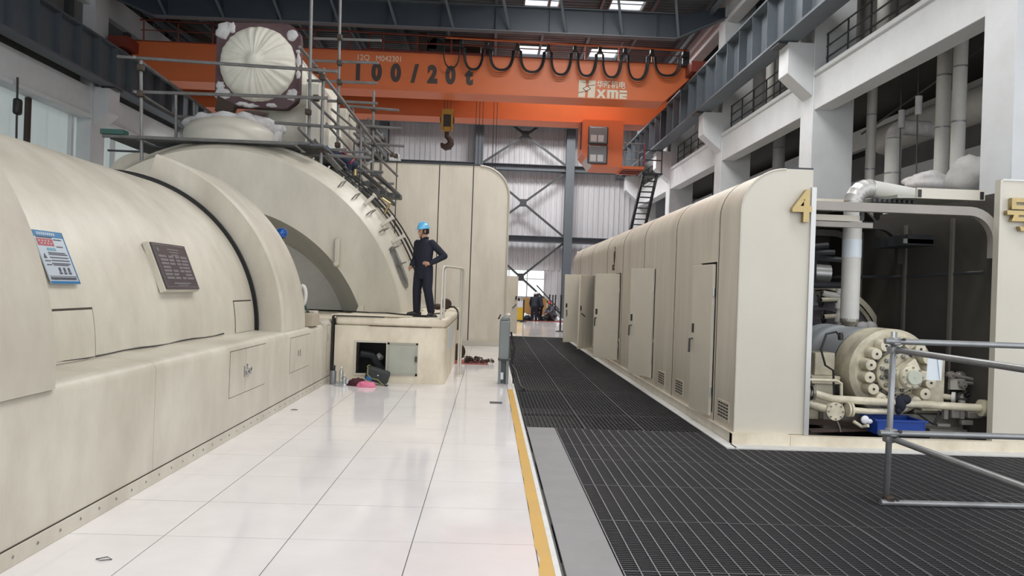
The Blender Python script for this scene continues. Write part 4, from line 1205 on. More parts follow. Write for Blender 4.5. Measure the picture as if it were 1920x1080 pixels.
hk = thing('crane_hook', (-1.99, 30.9, 7.4), 'yellow hook block with dark hook hanging from the crane', 'hook')
hx, hy = -1.99, 31.8
MB().box(hx - .24, hx + .24, hy - .15, hy + .15, 8.75, 8.98).box(hx - .24, hx - .15, hy - .15, hy + .15, 8.1, 8.75).box(hx + .15, hx + .24, hy - .15, hy + .15, 8.1, 8.75).build('block_frame', HOOKY, hk, bevel=.02)
MB().lathe([(.30, -.1), (.24, 0), (.30, .1)], (hx, hy, 8.55), (0, 1, 0), 18).build('sheave', BLK, hk)
MB().box(hx - .13, hx + .13, hy - .1, hy + .1, 8.05, 8.25).build('crosshead', HOOKY, hk)
pts = [(hx, hy, 8.1), (hx, hy, 7.85)] + [(hx - .02 + .20 * math.sin(a), hy, 7.62 + .20 * math.cos(a)) for a in (.6, 1.2, 1.8, 2.5, 3.2, 3.9, 4.5)]
MB().path(pts, [.09, .10, .11, .13, .15, .16, .15, .11, .05], 10).build('hook', BROWN, hk)
for k in (-.12, 0, .12): MB().tube((hx + k, hy, 8.95), (hx + k, hy, 10.7), .014, 6).build('rope', STEELD, hk)

# steel stair down from the runway and its landing
ss = thing('steel_stair', (6.5, 34, 0), 'steep black steel stair beside the right columns, under the crane cab', 'stair')
A0, A1 = Vector((5.14, 33.09, .0)), Vector((6.85, 34.9, 7.15))
for dx in (0, .62): MB().beam(A0 + Vector((dx, 0, 0)), A1 + Vector((dx, 0, 0)), .06, .16).build('stringer', STEELD, ss)
tp = None
for i in range(28):
    p = A0.lerp(A1, (i + .5) / 28)
    if tp is None: tp = MB().box(p.x, p.x + .62, p.y - .1, p.y + .14, p.z, p.z + .035).build('tread', STEELD, ss); tp0 = p.copy()
    else: copy_part(tp, ss, p - tp0)
MB().box(6.75, 7.7, 34.8, 35.9, 7.1, 7.17).build('landing', STEELD, ss)
for (a, b) in (((6.8, 34.85, 7.17), (6.8, 34.85, 8.2)), ((7.65, 34.85, 7.17), (7.65, 34.85, 8.2)), ((6.8, 34.85, 8.2), (7.65, 34.85, 8.2)), ((6.8, 34.85, 7.75), (7.65, 34.85, 7.75)), ((6.8, 35.8, 7.17), (6.8, 35.8, 8.2)), ((6.8, 34.85, 8.2), (6.8, 35.8, 8.2))):
    MB().tube(a, b, .03, 6).build('landing_rail', STEELD, ss)

# ================================================================== ANNEX PIPES (between the right columns)


def vpipe(px, w, top, bot, X, lab, bands=3, m=LAG):
    p0 = at(px, (top + bot) / 2, X=X); Y = p0.y
    z1 = at(px, top, X=X).z; z0 = at(px, bot, X=X).z - 2.5
    r = w * Y / F / 2
    t = thing('vertical_pipe', (p0.x, Y, z0), lab, 'pipe', 'lagged vertical pipes in the annex')
    MB().tube((p0.x, Y, z0), (p0.x, Y, z1), r, 20).build('lagging', m, t)
    for i in range(bands):
        z = z1 - (z1 - z0) * (i + .7) / (bands + 1)
        MB().lathe([(r + .006, 0), (r + .006, .035)], (p0.x, Y, z), (0, 0, 1), 20).build('band', GALV, t)
    return t, p0.x, Y, z0, z1, r


vpipe(1590, 14, 168, 372, 10.0, 'slimmest cream lagged vertical pipe behind the enclosure, beside the column')
vpipe(1633, 18, 148, 376, 10.0, 'cream lagged vertical pipe, second from the column behind the enclosure roof')
vpipe(1768, 26, 78, 350, 9.9, 'thick cream lagged vertical pipe, left one of the close pair', 4)
vpipe(1798, 25, 58, 350, 9.9, 'thick cream lagged vertical pipe, right one of the close pair', 4)
vpipe(1461, 22, 228, 318, 10.2, 'grey lagged vertical pipe between the second and third columns', 2, CONCG)
t, X, Y, z0, z1, r = vpipe(1674, 29, 262, 352, 9.9, 'short fat lagged pipe bending back at its top', 2)
MB().path([(X, Y, z1 - .02)] + [(X + .35 - .35 * math.cos(a), Y + .1 * a, z1 + .35 * math.sin(a)) for a in (.3, .6, .9, 1.2, 1.5)] + [(X + 1.3, Y + .3, z1 + .35)], r * 1.02, 18).build('elbow', WOOL, t)
tag(MB().path([(11.3, 22, 6.35), (11.3, 12.5, 6.35)], .42, 20).build('header_pipe', LAG), 'fat horizontal grey header pipe deep in the annex', 'pipe')
tag(MB().path([(10.4, 21.5, 6.4), (10.3, 17.5, 6.9), (10.2, 14.0, 7.4)], .03, 6).build('conduit', STEELD), 'thin sloping dark conduit on the annex wall', 'conduit')
for k, (px, y0, y1, l) in enumerate(((1690, 120, 240, 'left'), (1722, 100, 215, 'right'))):
    p = at(px, y0, X=9.6); q = at(px, y1, X=9.6)
    t = thing('spring_hanger', q, 'dark spring pipe hanger in the annex, %s one of two' % l, 'pipe hanger', 'pipe hangers')
    MB().tube(p + Vector((0, 0, .8)), q - Vector((0, 0, 1.6)), .015, 6).build('rod', STEELD, t)
    MB().tube(q, q + Vector((0, 0, .42)), .075, 12).build('spring_can', CONCG, t)


def lump(name, lab, cat, c, rx, ry, rz, m, sd):
    mb = MB(); nu, nv = 28, 16
    for j in range(nv + 1):
        th = PI * j / nv
        for i in range(nu):
            ph = 2 * PI * i / nu; q = Vector((math.cos(ph) * math.sin(th), math.sin(ph) * math.sin(th), math.cos(th)))
            k = 1 + .22 * noise.noise(q * 1.8 + Vector((sd, 0, 0))) + .10 * noise.noise(q * 6 + Vector((0, sd, 0)))
            mb.v.append(Vector(c) + Vector((q.x * rx, q.y * ry, q.z * rz)) * k)
    for j in range(nv):
        for i in range(nu): mb.f.append((j * nu + i, (j + 1) * nu + i, (j + 1) * nu + (i + 1) % nu, j * nu + (i + 1) % nu))
    return tag(mb.build(name, m, angle=80), lab, cat)


lump('lagged_valve', 'lumpy white lagged valve body behind the enclosure roof', 'valve', at(1738, 345, X=9.5), .48, .55, .27, WOOL, 3)
lump('cloth_wrapped_elbow', 'cloth wrapped pipe elbow beside the nearest right column', 'pipe', at(1826, 338, X=8.95), .42, .6, .46, mat('grey_wrap_cloth', (.42, .42, .41), .85, dirt=.4, bump=.5, bscale=12), 9)
ce = COL.objects['cloth_wrapped_elbow']; p = ce.location
MB().tube((p.x, p.y, 0), (p.x, p.y, p.z + .4), .25, 18).build('down_leg', LAG, ce)
ce = COL.objects['lagged_valve']; p = ce.location
MB().tube((p.x, p.y, 0), (p.x, p.y, p.z + .2), .18, 18).build('down_leg', LAG, ce)
p = at(1563, 120, X=9.0); q = at(1556, 370, X=9.0)
tag(MB().path([p, (p + q) / 2 + Vector((0, .03, 0)), q], .025, 6).build('down_cable', CABLE), 'black cable running down beside the second column', 'cable')
for k in range(4):
    p = at(1340 + 14 * k + (20 if k > 1 else 0), 280 - 5 * k, X=9.9); q = at(1338 + 14 * k + (20 if k > 1 else 0), 350 - 6 * k, X=9.9)
    tag(MB().tube(p, Vector((q.x, q.y, .0)), .03 if k % 2 else .05, 8).build('thin_pipe', GALV if k % 2 else STEELD), ('leftmost', 'second', 'third', 'rightmost')[k] + ' thin pipe above the long enclosure, between the far columns', 'pipe', 'thin annex pipes')
p = at(1372, 340, X=9.0)
tag(MB().box(p.x - .1, p.x + .1, p.y - .3, p.y + .3, p.z - .25, p.z + .25).build('switch_box', WHITEP, bevel=.01), 'small pale switch box above the long enclosure', 'switch box')
# lift wire and pendant on the left wall
p = at(33, 145, X=-14.3); q = at(30, 292, X=-14.3)
pd = thing('pendant_control', q, 'dark pendant control hanging on a wire at the left wall', 'pendant')
MB().tube(p, q, .03, 6).build('wire', CABLE, pd); c = at(33, 200, X=-14.3)
MB().box(c.x - .1, c.x + .1, c.y - .14, c.y + .14, c.z - .25, c.z + .25).build('control_box', CABLE, pd, bevel=.08)


# ================================================================== RIGHT PUMP ENCLOSURE
en = thing('pump_enclosure', (4.4, 17, 0), 'long cream rounded pump enclosure with open side doors along the grating', 'enclosure')
XL, XR, ZT, RR = 2.81, 5.95, 3.12, .50


def wallseg(z0, z1, xo=XL, t=.03):
    """outline of the left wall + curved shoulder + roof between heights"""
    out = []
    inn = []
    if z1 >= ZT:
        out = [(xo, z0)] + [(xo + RR - RR * math.cos(PI / 2 * i / 10), ZT - RR + RR * math.sin(PI / 2 * i / 10)) for i in range(11)] + [(4.38, ZT)]
        inn = [(xo + t, z0)] + [(xo + RR - (RR - t) * math.cos(PI / 2 * i / 10), ZT - RR + (RR - t) * math.sin(PI / 2 * i / 10)) for i in range(11)] + [(4.38, ZT - t)]
        return out + inn[::-1]
    return [(xo, z0), (xo + t, z0), (xo + t, z1), (xo, z1)]


def mirror(P): return [(XL + XR - x, z) for (x, z) in P]


seams = [8.635, 9.38, 11.57, 13.96, 16.2, 18.4, 21.2, 23.9, 26.0]
# (opening range along the wall) of each side door
doors = [(9.44, 10.22), (12.96, 13.75), (16.38, 17.2), (19.75, 20.5), (22.5, 23.2)]


def roofless(P): return [(min(x, 3.60), z) for (x, z) in P]


for i in range(len(seams) - 1):
    a, b = seams[i] + .004, seams[i + 1] - .004
    hit = [d for d in doors if a - .05 < (d[0] + d[1]) / 2 < b]
    fn = roofless if b < 11.8 else (lambda P: P)
    mb = MB()
    if hit:
        d0, d1 = max(hit[0][0], a + .03), min(hit[0][1], b - .03)
        mb.prism(fn(wallseg(2.08, ZT)), 'y', a, b)
        mb.prism(wallseg(.12, 2.08), 'y', a, d0); mb.prism(wallseg(.12, 2.08), 'y', d1, b); mb.prism(wallseg(.12, .2), 'y', d0, d1)
    else: mb.prism(fn(wallseg(.12, ZT)), 'y', a, b)
    mb.build('shell_panel', CREAMD, en, angle=30)
    if i:
        o_ = [(XL, .12)] + [(XL + RR - RR * math.cos(PI / 2 * t / 10), ZT - RR + RR * math.sin(PI / 2 * t / 10)) for t in range(11)] + [(3.6, ZT)]
        off = [(x - .0035 if z < ZT - RR else x - .0035 * (ZT - z) / RR, z + (.0035 if z > ZT - RR else 0)) for (x, z) in o_]
        MB().prism(off + o_[::-1], 'y', seams[i] - .008, seams[i] + .008).build('panel_seam', BROWN, en)
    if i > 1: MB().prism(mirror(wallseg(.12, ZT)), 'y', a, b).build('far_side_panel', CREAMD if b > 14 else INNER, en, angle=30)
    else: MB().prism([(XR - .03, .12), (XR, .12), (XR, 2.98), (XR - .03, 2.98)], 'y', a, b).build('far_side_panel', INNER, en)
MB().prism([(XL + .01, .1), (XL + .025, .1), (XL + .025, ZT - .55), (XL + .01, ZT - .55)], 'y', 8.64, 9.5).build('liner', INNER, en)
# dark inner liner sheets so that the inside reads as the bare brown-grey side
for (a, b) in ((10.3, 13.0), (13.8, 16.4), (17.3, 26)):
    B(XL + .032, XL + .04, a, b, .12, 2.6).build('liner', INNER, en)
B(XL + .1, XR - .1, 25.9, 25.95, .1, 3.0).build('end_panel', CREAMD, en)
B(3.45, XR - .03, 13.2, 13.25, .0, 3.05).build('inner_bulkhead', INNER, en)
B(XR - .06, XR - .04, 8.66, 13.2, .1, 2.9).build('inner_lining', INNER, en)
for y in (9.6, 10.7, 12.0):
    B(XR - .09, XR - .06, y, y + .06, .1, 2.75).build('inner_rib', mat('dull_rib', (.17, .155, .135), .5), en)
for (pts_, r_) in (([(3.7, 10.9, 2.35), (4.5, 10.9, 2.35), (4.62, 10.9, 2.25), (4.62, 10.9, 1.9)], .06), ([(3.75, 11.6, 2.1), (5.1, 11.4, 2.05)], .13), ([(3.75, 11.2, 1.85), (5.2, 11.2, 1.88)], .05), ([(4.5, 12.6, 2.0), (5.9, 11.0, 2.02), (5.9, 9.0, 2.05)], .022)):
    MB().path(pts_, r_, 12).build('inner_duct', ALU if r_ > .1 else STEELD, en, angle=60)
# roof ribs with curved ends
for y, m_ in ((8.70, mat('grey_beige_rib', (.34, .31, .28), .5, dirt=.3)), (10.75, INNER), (12.2, INNER)):
    xr, zr, q = 5.86, 2.78, .38
    P = [(3.62, zr)] + [(xr - q + q * math.sin(PI / 2 * i / 8), zr - q + q * math.cos(PI / 2 * i / 8)) for i in range(9)] + [(xr, 2.2)]
    inn = [(3.62, zr - .10)] + [(xr - q + (q - .10) * math.sin(PI / 2 * i / 8), zr - q + (q - .10) * math.cos(PI / 2 * i / 8)) for i in range(9)] + [(xr - .10, 2.2)]
    MB().prism(P + inn[::-1], 'y', y - .04, y + .06).build('roof_rib', m_, en, angle=30)
B(3.63, 4.3, 8.95, 10.4, 2.60, 2.64).build('roof_sheet', INNER, en); B(3.63, 4.32, 8.90, 8.95, 2.585, 2.655).build('roof_sheet_edge', CREAML, en)
B(3.63, 4.4, 8.75, 8.80, 2.50, 2.56).build('roof_sheet', mat('grey_beige_rib', (.34, .31, .28)), en)
B(4.32, 4.36, 8.88, 8.92, 2.6, 2.7).build('roof_bracket', STEELD, en)
MB().obox((5.25, 9.6, 2.94), (.52, 0, .015), (0, .75, .03), (0, -.001, .02)).build('roof_panel', mat('roof_panel_green_grey', (.42, .43, .38), .5, dirt=.3), en)
B(4.95, 5.76, 8.83, 8.87, 2.88, 3.0).build('roof_panel_edge', CREAML, en)
B(4.96, 5.0, 8.82, 8.84, 2.89, 2.98).box(5.70, 5.74, 8.82, 8.84, 2.89, 2.98).build('roof_panel_clip', BLK, en)
for k in range(9): B(4.52 + .06 * k, 4.55 + .06 * k, 9.0, 9.05, 2.84, 2.88).build('roof_panel_tooth', STEELD, en)
for k, (a, b) in enumerate(((3.7, 4.5), (4.6, 5.7))):
    B(a, b, 11, 13.2, 3.08, 3.12).build('roof_cover', CREAMD, en)

# front panels
t_ = .03
P = [(XL, .12)] + [(XL, ZT - RR)] + [(XL + RR - RR * math.cos(PI / 2 * i / 12), ZT - RR + RR * math.sin(PI / 2 * i / 12)) for i in range(1, 13)] + [(3.62, ZT), (3.62, .12)]
MB().prism(P, 'y', 8.60, 8.63).build('front_panel', CREAML, en)
tr_ = [Vector((XL + .005, 8.60, .12)), Vector((XL + .005, 8.60, ZT - RR))] + [Vector((XL + RR - (RR - .005) * math.cos(PI / 2 * i / 12), 8.60, ZT - RR + (RR - .005) * math.sin(PI / 2 * i / 12))) for i in range(1, 13)]
MB().path(tr_, .012, 6).build('edge_bead', CREAML, en)
B(3.60, 3.655, 8.57, 8.66, .12, 2.92).build('jamb', ALU, en)
B(3.31, 3.62, 8.6, 8.66, ZT, ZT + .02).build('top_cap', STEELD, en)
B(5.79, 9.2, 8.58, 8.62, .10, 3.08).build('front_panel', CREAML, en)
B(5.76, 5.79, 8.56, 8.66, .10, 3.09).build('jamb', CREAML, en)
B(5.79, 9.2, 8.57, 8.63, 3.08, 3.10).build('top_cap', ALU, en)
B(2.765, 2.83, 8.52, 26.0, 0, .12).build('base_rail', CREAMD, en)
B(2.765, 3.42, 8.50, 8.60, 0, .125).build('sill', PEDM, en); B(3.425, 9.2, 8.50, 8.60, 0, .115).build('sill', PEDM, en)
# brass numerals
tx = text('4', .50, (3.37, 8.555, 2.53), (1, 0, 0), (0, 0, 1), GOLD, en, 'brass_numeral', .07, xs=.88, offset=.012)
tx = text('号', .40, (5.80, 8.54, 2.55), (1, 0, 0), (0, 0, 1), GOLD, en, 'brass_character', .06, offset=.01)
# emblem and letters on the side
MB().add([(XL - .004, 17.35 + .13 * math.cos(2 * PI * i / 20), 2.50 + .20 * math.sin(2 * PI * i / 20)) for i in range(20)] + [(XL - .004, 17.35 + .10 * math.cos(2 * PI * i / 20), 2.50 + .15 * math.sin(2 * PI * i / 20)) for i in range(20)], [(i, (i + 1) % 20, 20 + (i + 1) % 20, 20 + i) for i in range(20) if i not in (2, 3, 11, 12)]).add([(XL - .004, 17.45, 2.55), (XL - .004, 17.28, 2.62), (XL - .004, 17.25, 2.40), (XL - .004, 17.38, 2.28)], [(0, 1, 2, 3)]).build('emblem', NUMB, en)
text('DEC', .17, (XL - .004, 17.62, 2.17), (0, -1, 0), (0, 0, 1), NUMB, en, 'emblem_letters', .004, offset=.008)
# vents
for (ya, yb, za, zb_) in ((8.72, 9.30, .18, .42), (10.80, 11.45, .20, .42), (11.72, 12.55, .24, .42)):
    ya, yb = (8.78, 9.22) if ya < 9 else ((10.88, 11.34) if ya < 11 else (12.02, 12.50))
    v = B(XL - .006, XL, ya, yb, .20, .42).build('vent', CREAMD, en)
    s = MB()
    for r_ in range(5):
        for c_ in range(4):
            y = ya + .03 + (yb - ya - .04) * c_ / 4; z = .225 + .038 * r_
            s.box(XL - .009, XL - .005, y, y + (yb - ya) / 4 - .035, z, z + .018)
    s.build('vent_slots', BLK, v)


def side_door(H, Fp, z0, z1, inside=False, lab=None):
    H = Vector((H[0], H[1], 0)); Fp = Vector((Fp[0], Fp[1], 0)); d = (Fp - H); w = d.length; d.normalize()
    nrm = Vector((d.y, -d.x, 0))       # outward painted side
    if nrm.y > 0 and not inside: nrm = -nrm
    c = (H + Fp) / 2 + Vector((0, 0, (z0 + z1) / 2))
    o = MB().obox(c, d * w / 2, nrm * .018, Vector((0, 0, (z1 - z0) / 2))).build('door', DOORM if not inside else CREAMD, en, bevel=.004, label=lab)
    s = 1 if nrm.y < 0 else -1
    nn = nrm if nrm.y < 0 else -nrm
    k = Fp - d * .07 + nn * .022
    MB().obox(k + Vector((0, 0, 1.22)), d * .025, nn * .006, Vector((0, 0, .06))).build('lock', BLK, o)
    MB().path([k + Vector((0, 0, 1.08)), k + nn * .04 + Vector((0, 0, 1.08)), k + nn * .045 - d * (-.0 if not inside else .16) + Vector((0, 0, .90 if not inside else 1.0))], .014, 6).build('handle', STEELD, o)
    for z in (z0 + .25, z1 - .4): MB().tube(H + Vector((-.0, 0, z)), H + Vector((0, 0, z + .1)), .018, 8).build('hinge', ALU, o)
    return o


side_door((2.80, 9.52), (2.728, 10.19), .16, 2.05)
side_door((2.80, 13.04), (2.55, 13.74), .22, 2.09)
side_door((2.80, 16.48), (2.37, 17.09), .20, 2.06)
side_door((2.79, 20.5), (2.33, 19.83), .16, 2.09, inside=True, lab='cream door leaf seen from its dull inner side')
side_door((2.79, 23.2), (2.25, 22.98), .12, 2.15)
# lamp box and framing inside
lb = MB().box(6.0 - .5, 5.86, 10.0, 10.9, 2.42, 2.56)
lb.build('inner_light_box', STEELD, en); B(5.45, 5.85, 10.0, 10.02, 2.44, 2.50).build('light_strip', ALU, en)
for k in range(3): MB().tube((3.7 + .1 * k, 10.5 + .2 * k, 2.3), (4.7 + .1 * k, 10.6, 2.42 - .1 * k), .04, 6).build('inner_conduit', STEELD, en)

# pipe with elbow that drops into the enclosure
pp = thing('drop_pipe', (4.42, 9.35, 1.4), 'fat pale lagged pipe with ribbed elbow dropping into the open enclosure', 'pipe')
R_ = .108
ez, ex_ = 2.98, 4.40
MB().tube((ex_, 9.25, 1.42), (ex_, 9.25, ez - .16), R_, 24).build('vertical_run', LAG, pp, angle=50)
MB().lathe([(R_ + .004, 0), (R_ + .004, .22)], (ex_, 9.25, 2.18), (0, 0, 1), 24).build('pale_band', mat('pale_blue_lagging', (.60, .66, .70), .4), pp)
el = []
for i in range(12):
    a = PI / 2 * i / 11
    el.append(Vector((ex_ + .22 - .22 * math.cos(a), 9.25 + .06 * i / 11, ez - .16 + .22 * math.sin(a))))
MB().path(el, [R_ + (.006 if i % 2 else 0) for i in range(12)], 24).build('elbow', mat('elbow_cladding', (.50, .49, .47), .35, metal=.3), pp, angle=20)
MB().tube(el[-1], (5.7, 9.9, ez + .04), R_, 24).build('horizontal_run', LAG, pp)
MB().lathe([(R_ + .006, 0), (R_ + .006, .02)], el[-1], (1, .2, 0), 24).build('clip_band', ALU, pp)
MB().lathe([(R_, 0), (R_ * 1.02, -.04), (.05, -.10)], (ex_, 9.25, 1.44), (0, 0, 1), 20).build('torn_end', GREASY, pp)

# ================================================================== FEED PUMP
pu = thing('feed_pump', (4.84, 10, 0), 'big cream barrel feed pump with ring of capped studs in the open enclosure', 'pump')
px_, pz_ = 4.89, .81
Yv = (0, -1, 0)
MB().lathe([(.50, -.02), (.52, .0), (.52, .42), (.49, .45), (.47, .47), (.30, .47)], (px_, 9.57, pz_), Yv, 56).build('barrel_flange', PUMPM, pu, angle=30)
MB().lathe([(.50, 0), (.50, 1.35)], (px_, 11.0, pz_), Yv, 56).build('barrel_lagging', PUMPG, pu, angle=40)
MB().lathe([(.505, 0), (.505, .03)], (px_, 9.62, pz_), Yv, 56).build('lagging_strap', BLK, pu)
st = None
for i in range(16):
    a = 2 * PI * (i + .35) / 16; c = Vector((px_ + .375 * math.cos(a), 9.11, pz_ + .375 * math.sin(a)))
    if st is None:
        st = MB().lathe([(.074, -.02), (.074, .11), (.068, .135), (.064, .18), (.02, .185)], c, Yv, 14).build('stud_cap', PUMPM, pu, angle=30); c0 = c
        MB().lathe([(.016, .186), (.016, .188)], c, Yv, 10).build('stud_hole', BLK, st); sh = st.children[0]
    else:
        o = copy_part(st, pu, c - c0); q = sh.copy(); COL.objects.link(q); q.parent = o
MB().lathe([(.285, 0), (.285, .04), (.27, .06), (.22, .06)], (px_, 9.12, pz_), Yv, 40).build('seal_ring', GREASY, pu, angle=30)
MB().lathe([(.25, 0), (.25, .10), (.235, .12), (.10, .12)], (px_, 9.12, pz_), Yv, 40).build('end_cover', PUMPM, pu, angle=30)
for i in range(12):
    a = 2 * PI * (i + .5) / 12
    MB().lathe([(.028, 0), (.028, .035), (.016, .04), (.016, .06)], (px_ + .205 * math.cos(a), 9.0, pz_ + .205 * math.sin(a)), Yv, 6).build('cover_nut', GREASY, pu)
for i in range(18):
    a = 2 * PI * (i + .5) / 18
    MB().lathe([(.012, 0), (.012, .02)], (px_ + .268 * math.cos(a), 9.06, pz_ + .268 * math.sin(a)), Yv, 6).build('ring_screw', BLK, pu)
MB().prism([(px_ - .17, pz_ - .07), (px_ - .02, pz_ - .07), (px_ - .02, pz_ + .05), (px_ - .17, pz_ + .05)], 'y', 8.90, 9.0).build('bearing_arm', GREASY, pu, bevel=.01)
MB().prism([(px_ - .1, pz_ + .02), (px_ + .12, pz_ + .20), (px_ + .20, pz_ + .05), (px_ + .18, pz_ - .16), (px_ - .06, pz_ - .17)], 'y', 8.84, 9.0).build('bearing_housing', PUMPM, pu, bevel=.02)
MB().lathe([(.135, 0), (.135, .07), (.12, .09)], (px_ + .05, 8.86, pz_ - .02), Yv, 28).build('bearing_cap', PUMPM, pu, angle=30)
MB().lathe([(.085, 0), (.085, .035), (.078, .04), (.015, .04), (.015, .045)], (px_ + .06, 8.77, pz_ - .02), Yv, 24).build('shaft_end_cover', mat('pale_green_grey_paint', (.52, .55, .46), .4, dirt=.3), pu, angle=30)
for i in range(8):
    a = 2 * PI * i / 8
    MB().lathe([(.014, 0), (.014, .025)], (px_ + .055 + .112 * math.cos(a), 8.785, pz_ - .02 + .112 * math.sin(a)), Yv, 6).build('cap_screw', GREASY, pu)
MB().box(px_ + .16, px_ + .28, 8.82, 8.95, pz_ - .06, pz_ + .05).build('oil_port', PUMPM, pu, bevel=.015)
# feet, pedestals, end plate
for x in (4.02, 5.32): MB().prism([(x - .05, .12), (x + .30, .12), (x + .26, .62), (x + .02, .62)], 'y', 9.35, 9.75).build('support_foot', PUMPM, pu, bevel=.01)
MB().box(3.98, 4.34, 9.3, 9.8, .62, .72).box(4.05, 4.30, 9.38, 9.7, .72, 1.0).build('support_block', PUMPM, pu, bevel=.01)
MB().box(5.28, 5.55, 9.15, 9.55, .35, 1.02).build('support_plate', PUMPM, pu, bevel=.01)
MB().box(4.1, 5.75, 9.2, 12.5, .10, .30).build('base_frame', GREASY, pu)
MB().prism([(px_ - .52, .3), (px_ + .52, .3), (px_ + .4, .5), (px_ - .4, .5)], 'y', 9.8, 10.8).build('saddle', GREASY, pu)
for k in range(7): MB().lathe([(.075, .0), (.085, .02), (.075, .04)], (3.90, 9.75, .92 + .045 * k), (0, 0, 1), 16).build('corrugated_sleeve', LAG, pu)
MB().path([(4.30, 9.25, 1.20), (4.22, 9.2, 1.27), (4.10, 9.2, 1.24), (4.04, 9.2, 1.05), (4.10, 9.2, .86), (4.20, 9.2, .80), (4.22, 9.2, .5)], .013, 6).build('sensor_cable', CABLE, pu)
MB().lathe([(.03, 0), (.035, .05), (.02, .09)], (4.30, 9.25, 1.17), (0, 0, 1), 10).build('sensor_head', CABLE, pu)
MB().path([(3.7, 9.0, .70), (4.15, 9.0, .70), (4.21, 9.0, .67), (4.22, 9.0, .40), (4.28, 9.0, .36), (4.4, 9.0, .36)], .018, 8).build('lube_pipe', PUMPM, pu)
MB().path([(3.68, 9.2, 1.05), (3.85, 9.2, 1.05), (3.88, 9.2, 1.0), (3.88, 9.2, .7)], .016, 8).build('lube_pipe', PUMPM, pu)

# white cross pipes in front
f1 = thing('drain_pipe', (4.9, 8.8, .4), 'long white drain pipe with end flange crossing in front of the pump', 'pipe')
p0, p1, p2 = at(1522, 736, Y=8.95), at(1562, 748, Y=8.85), at(1838, 765, Y=8.85)
MB().path([p0, p0.lerp(p1, .7), p1, p1.lerp(p2, .04), p2], .045, 14).build('pipe', PUMPM, f1, angle=60)
MB().lathe([(.10, 0), (.10, .025)], p2, (1, 0, 0), 20).lathe([(.10, .03), (.10, .055)], p2, (1, 0, 0), 20).build('end_flange', PUMPM, f1, angle=30)
MB().lathe([(.085, 0), (.085, .03)], p0, (1, -.1, 0), 18).lathe([(.07, -.1), (.07, -.03)], p0, (1, -.1, 0), 18).build('coupling', GREASY, f1, angle=30)
m_ = MB(); c = at(1688, 757, Y=8.82); m_.sphere(c, (.07, .05, .10), 10, 7).sphere(c + Vector((.05, 0, .05)), (.08, .05, .06), 10, 7).sphere(c + Vector((-.02, 0, -.07)), (.04, .04, .06), 8, 6)
tag(m_.build('dark_rag', NAVY, angle=70), 'dark blue rag tied over the white drain pipe', 'rag')
f2 = thing('drain_pipe', (4.4, 8.8, .2), 'lower white pipe with blind flange disc in front of the pump', 'pipe')
q0, q1, q2, q3 = at(1518, 758, Y=8.95), at(1552, 768, Y=8.85), at(1588, 768, Y=8.8), at(1680, 772, Y=8.9)
MB().tube(q0, q1, .05, 14).build('pipe', PUMPM, f2, angle=60)
c = at(1565, 771, Y=8.8)
MB().lathe([(.105, 0), (.105, .03)], c, Yv, 24).lathe([(.10, -.05), (.10, -.02)], c, Yv, 24).build('blind_flange', PUMPM, f2, angle=30)
for i in range(8): MB().lathe([(.011, .03), (.011, .045)], c + Vector((.085 * math.cos(PI * i / 4), 0, .085 * math.sin(PI * i / 4))), Yv, 6).build('flange_bolt', GREASY, f2)
MB().lathe([(.085, 0), (.085, .025)], q2, (1, 0, 0), 18).lathe([(.085, .035), (.085, .06)], q2, (1, 0, 0), 18).build('flange', PUMPM, f2, angle=30)
MB().path([q2, q2.lerp(q3, .4) + Vector((0, 0, -.01)), q3], .036, 12).build('pipe', PUMPM, f2, angle=60)
MB().path([at(1600, 790, Y=8.8), at(1616, 800, Y=8.78), at(1628, 798, Y=8.7)], .02, 8).build('drain_spout', PUMPM, f2)
MB().path([at(1570, 790, Y=8.78), at(1574, 800, Y=8.78), at(1576, 810, Y=8.78)], .008, 6).build('drip_wire', GREASY, f2)
tr = thing('drip_tray', (4.6, 8.75, .02), 'blue plastic drip tray on the floor under the pump', 'tray')
a = at(1630, 818, Z=.02); b = at(1716, 818, Z=.02)
x0, x1, y0, y1 = 4.50, 5.06, 8.68, 9.06
tm = MB()
for (xa, xb, ya, yb) in ((x0, x1, y0, y0 + .02), (x0, x1, y1 - .02, y1), (x0, x0 + .02, y0, y1), (x1 - .02, x1, y0, y1)): tm.box(xa, xb, ya, yb, .13, .30)
tm.box(x0, x1, y0, y1, .125, .145); tm.build('tub', BLUEP, tr, bevel=.006)
tm = MB(); tm.box(x0 - .02, x1 + .02, y0 - .02, y0 + .005, .285, .305).box(x0 - .02, x1 + .02, y1 - .005, y1 + .02, .285, .305); tm.build('rim', BLUEP, tr)
tag(MB().sphere(at(1622, 787, Y=8.75), (.05, .03, .05), 9, 6).sphere(at(1630, 790, Y=8.75), (.04, .03, .03), 9, 6).build('white_rag', PAPER), 'small white rag at the left corner of the blue tray', 'rag')
# turbine casing with purple-grey insulation and handwheel valves behind the pump
dv = thing('drive_turbine', (5.0, 12.0, 0), 'purple-grey insulated half-round casing with handwheels behind the pump', 'turbine')
MB().arch([(.55, 11.55, .95), (.82, 11.55, .95)], 5.08, .95, 36).arch([(.0001, 11.62, .95), (.60, 11.6, .95)], 5.08, .95, 36).build('insulated_face', PURP, dv)
MB().arch([(.86, 11.5, .95), (.94, 11.5, .95), (.94, 12.6, .95), (.8, 12.6, .95)], 5.08, .9, 40).build('casing', PUMPM, dv, angle=30)
MB().arch([(.78, 11.48, .95), (.82, 11.46, .95), (.84, 11.5, .95)], 5.08, .95, 40).build('face_rim', PUMPM, dv)
MB().box(4.3, 5.9, 11.3, 12.8, .1, .95).build('lower_casing', GREASY, dv)
MB().prism([(4.55, 1.5), (4.95, 1.56), (4.85, 1.80), (4.55, 1.90)], 'y', 11.3, 11.5).build('grey_block', STEELP, dv, bevel=.02)
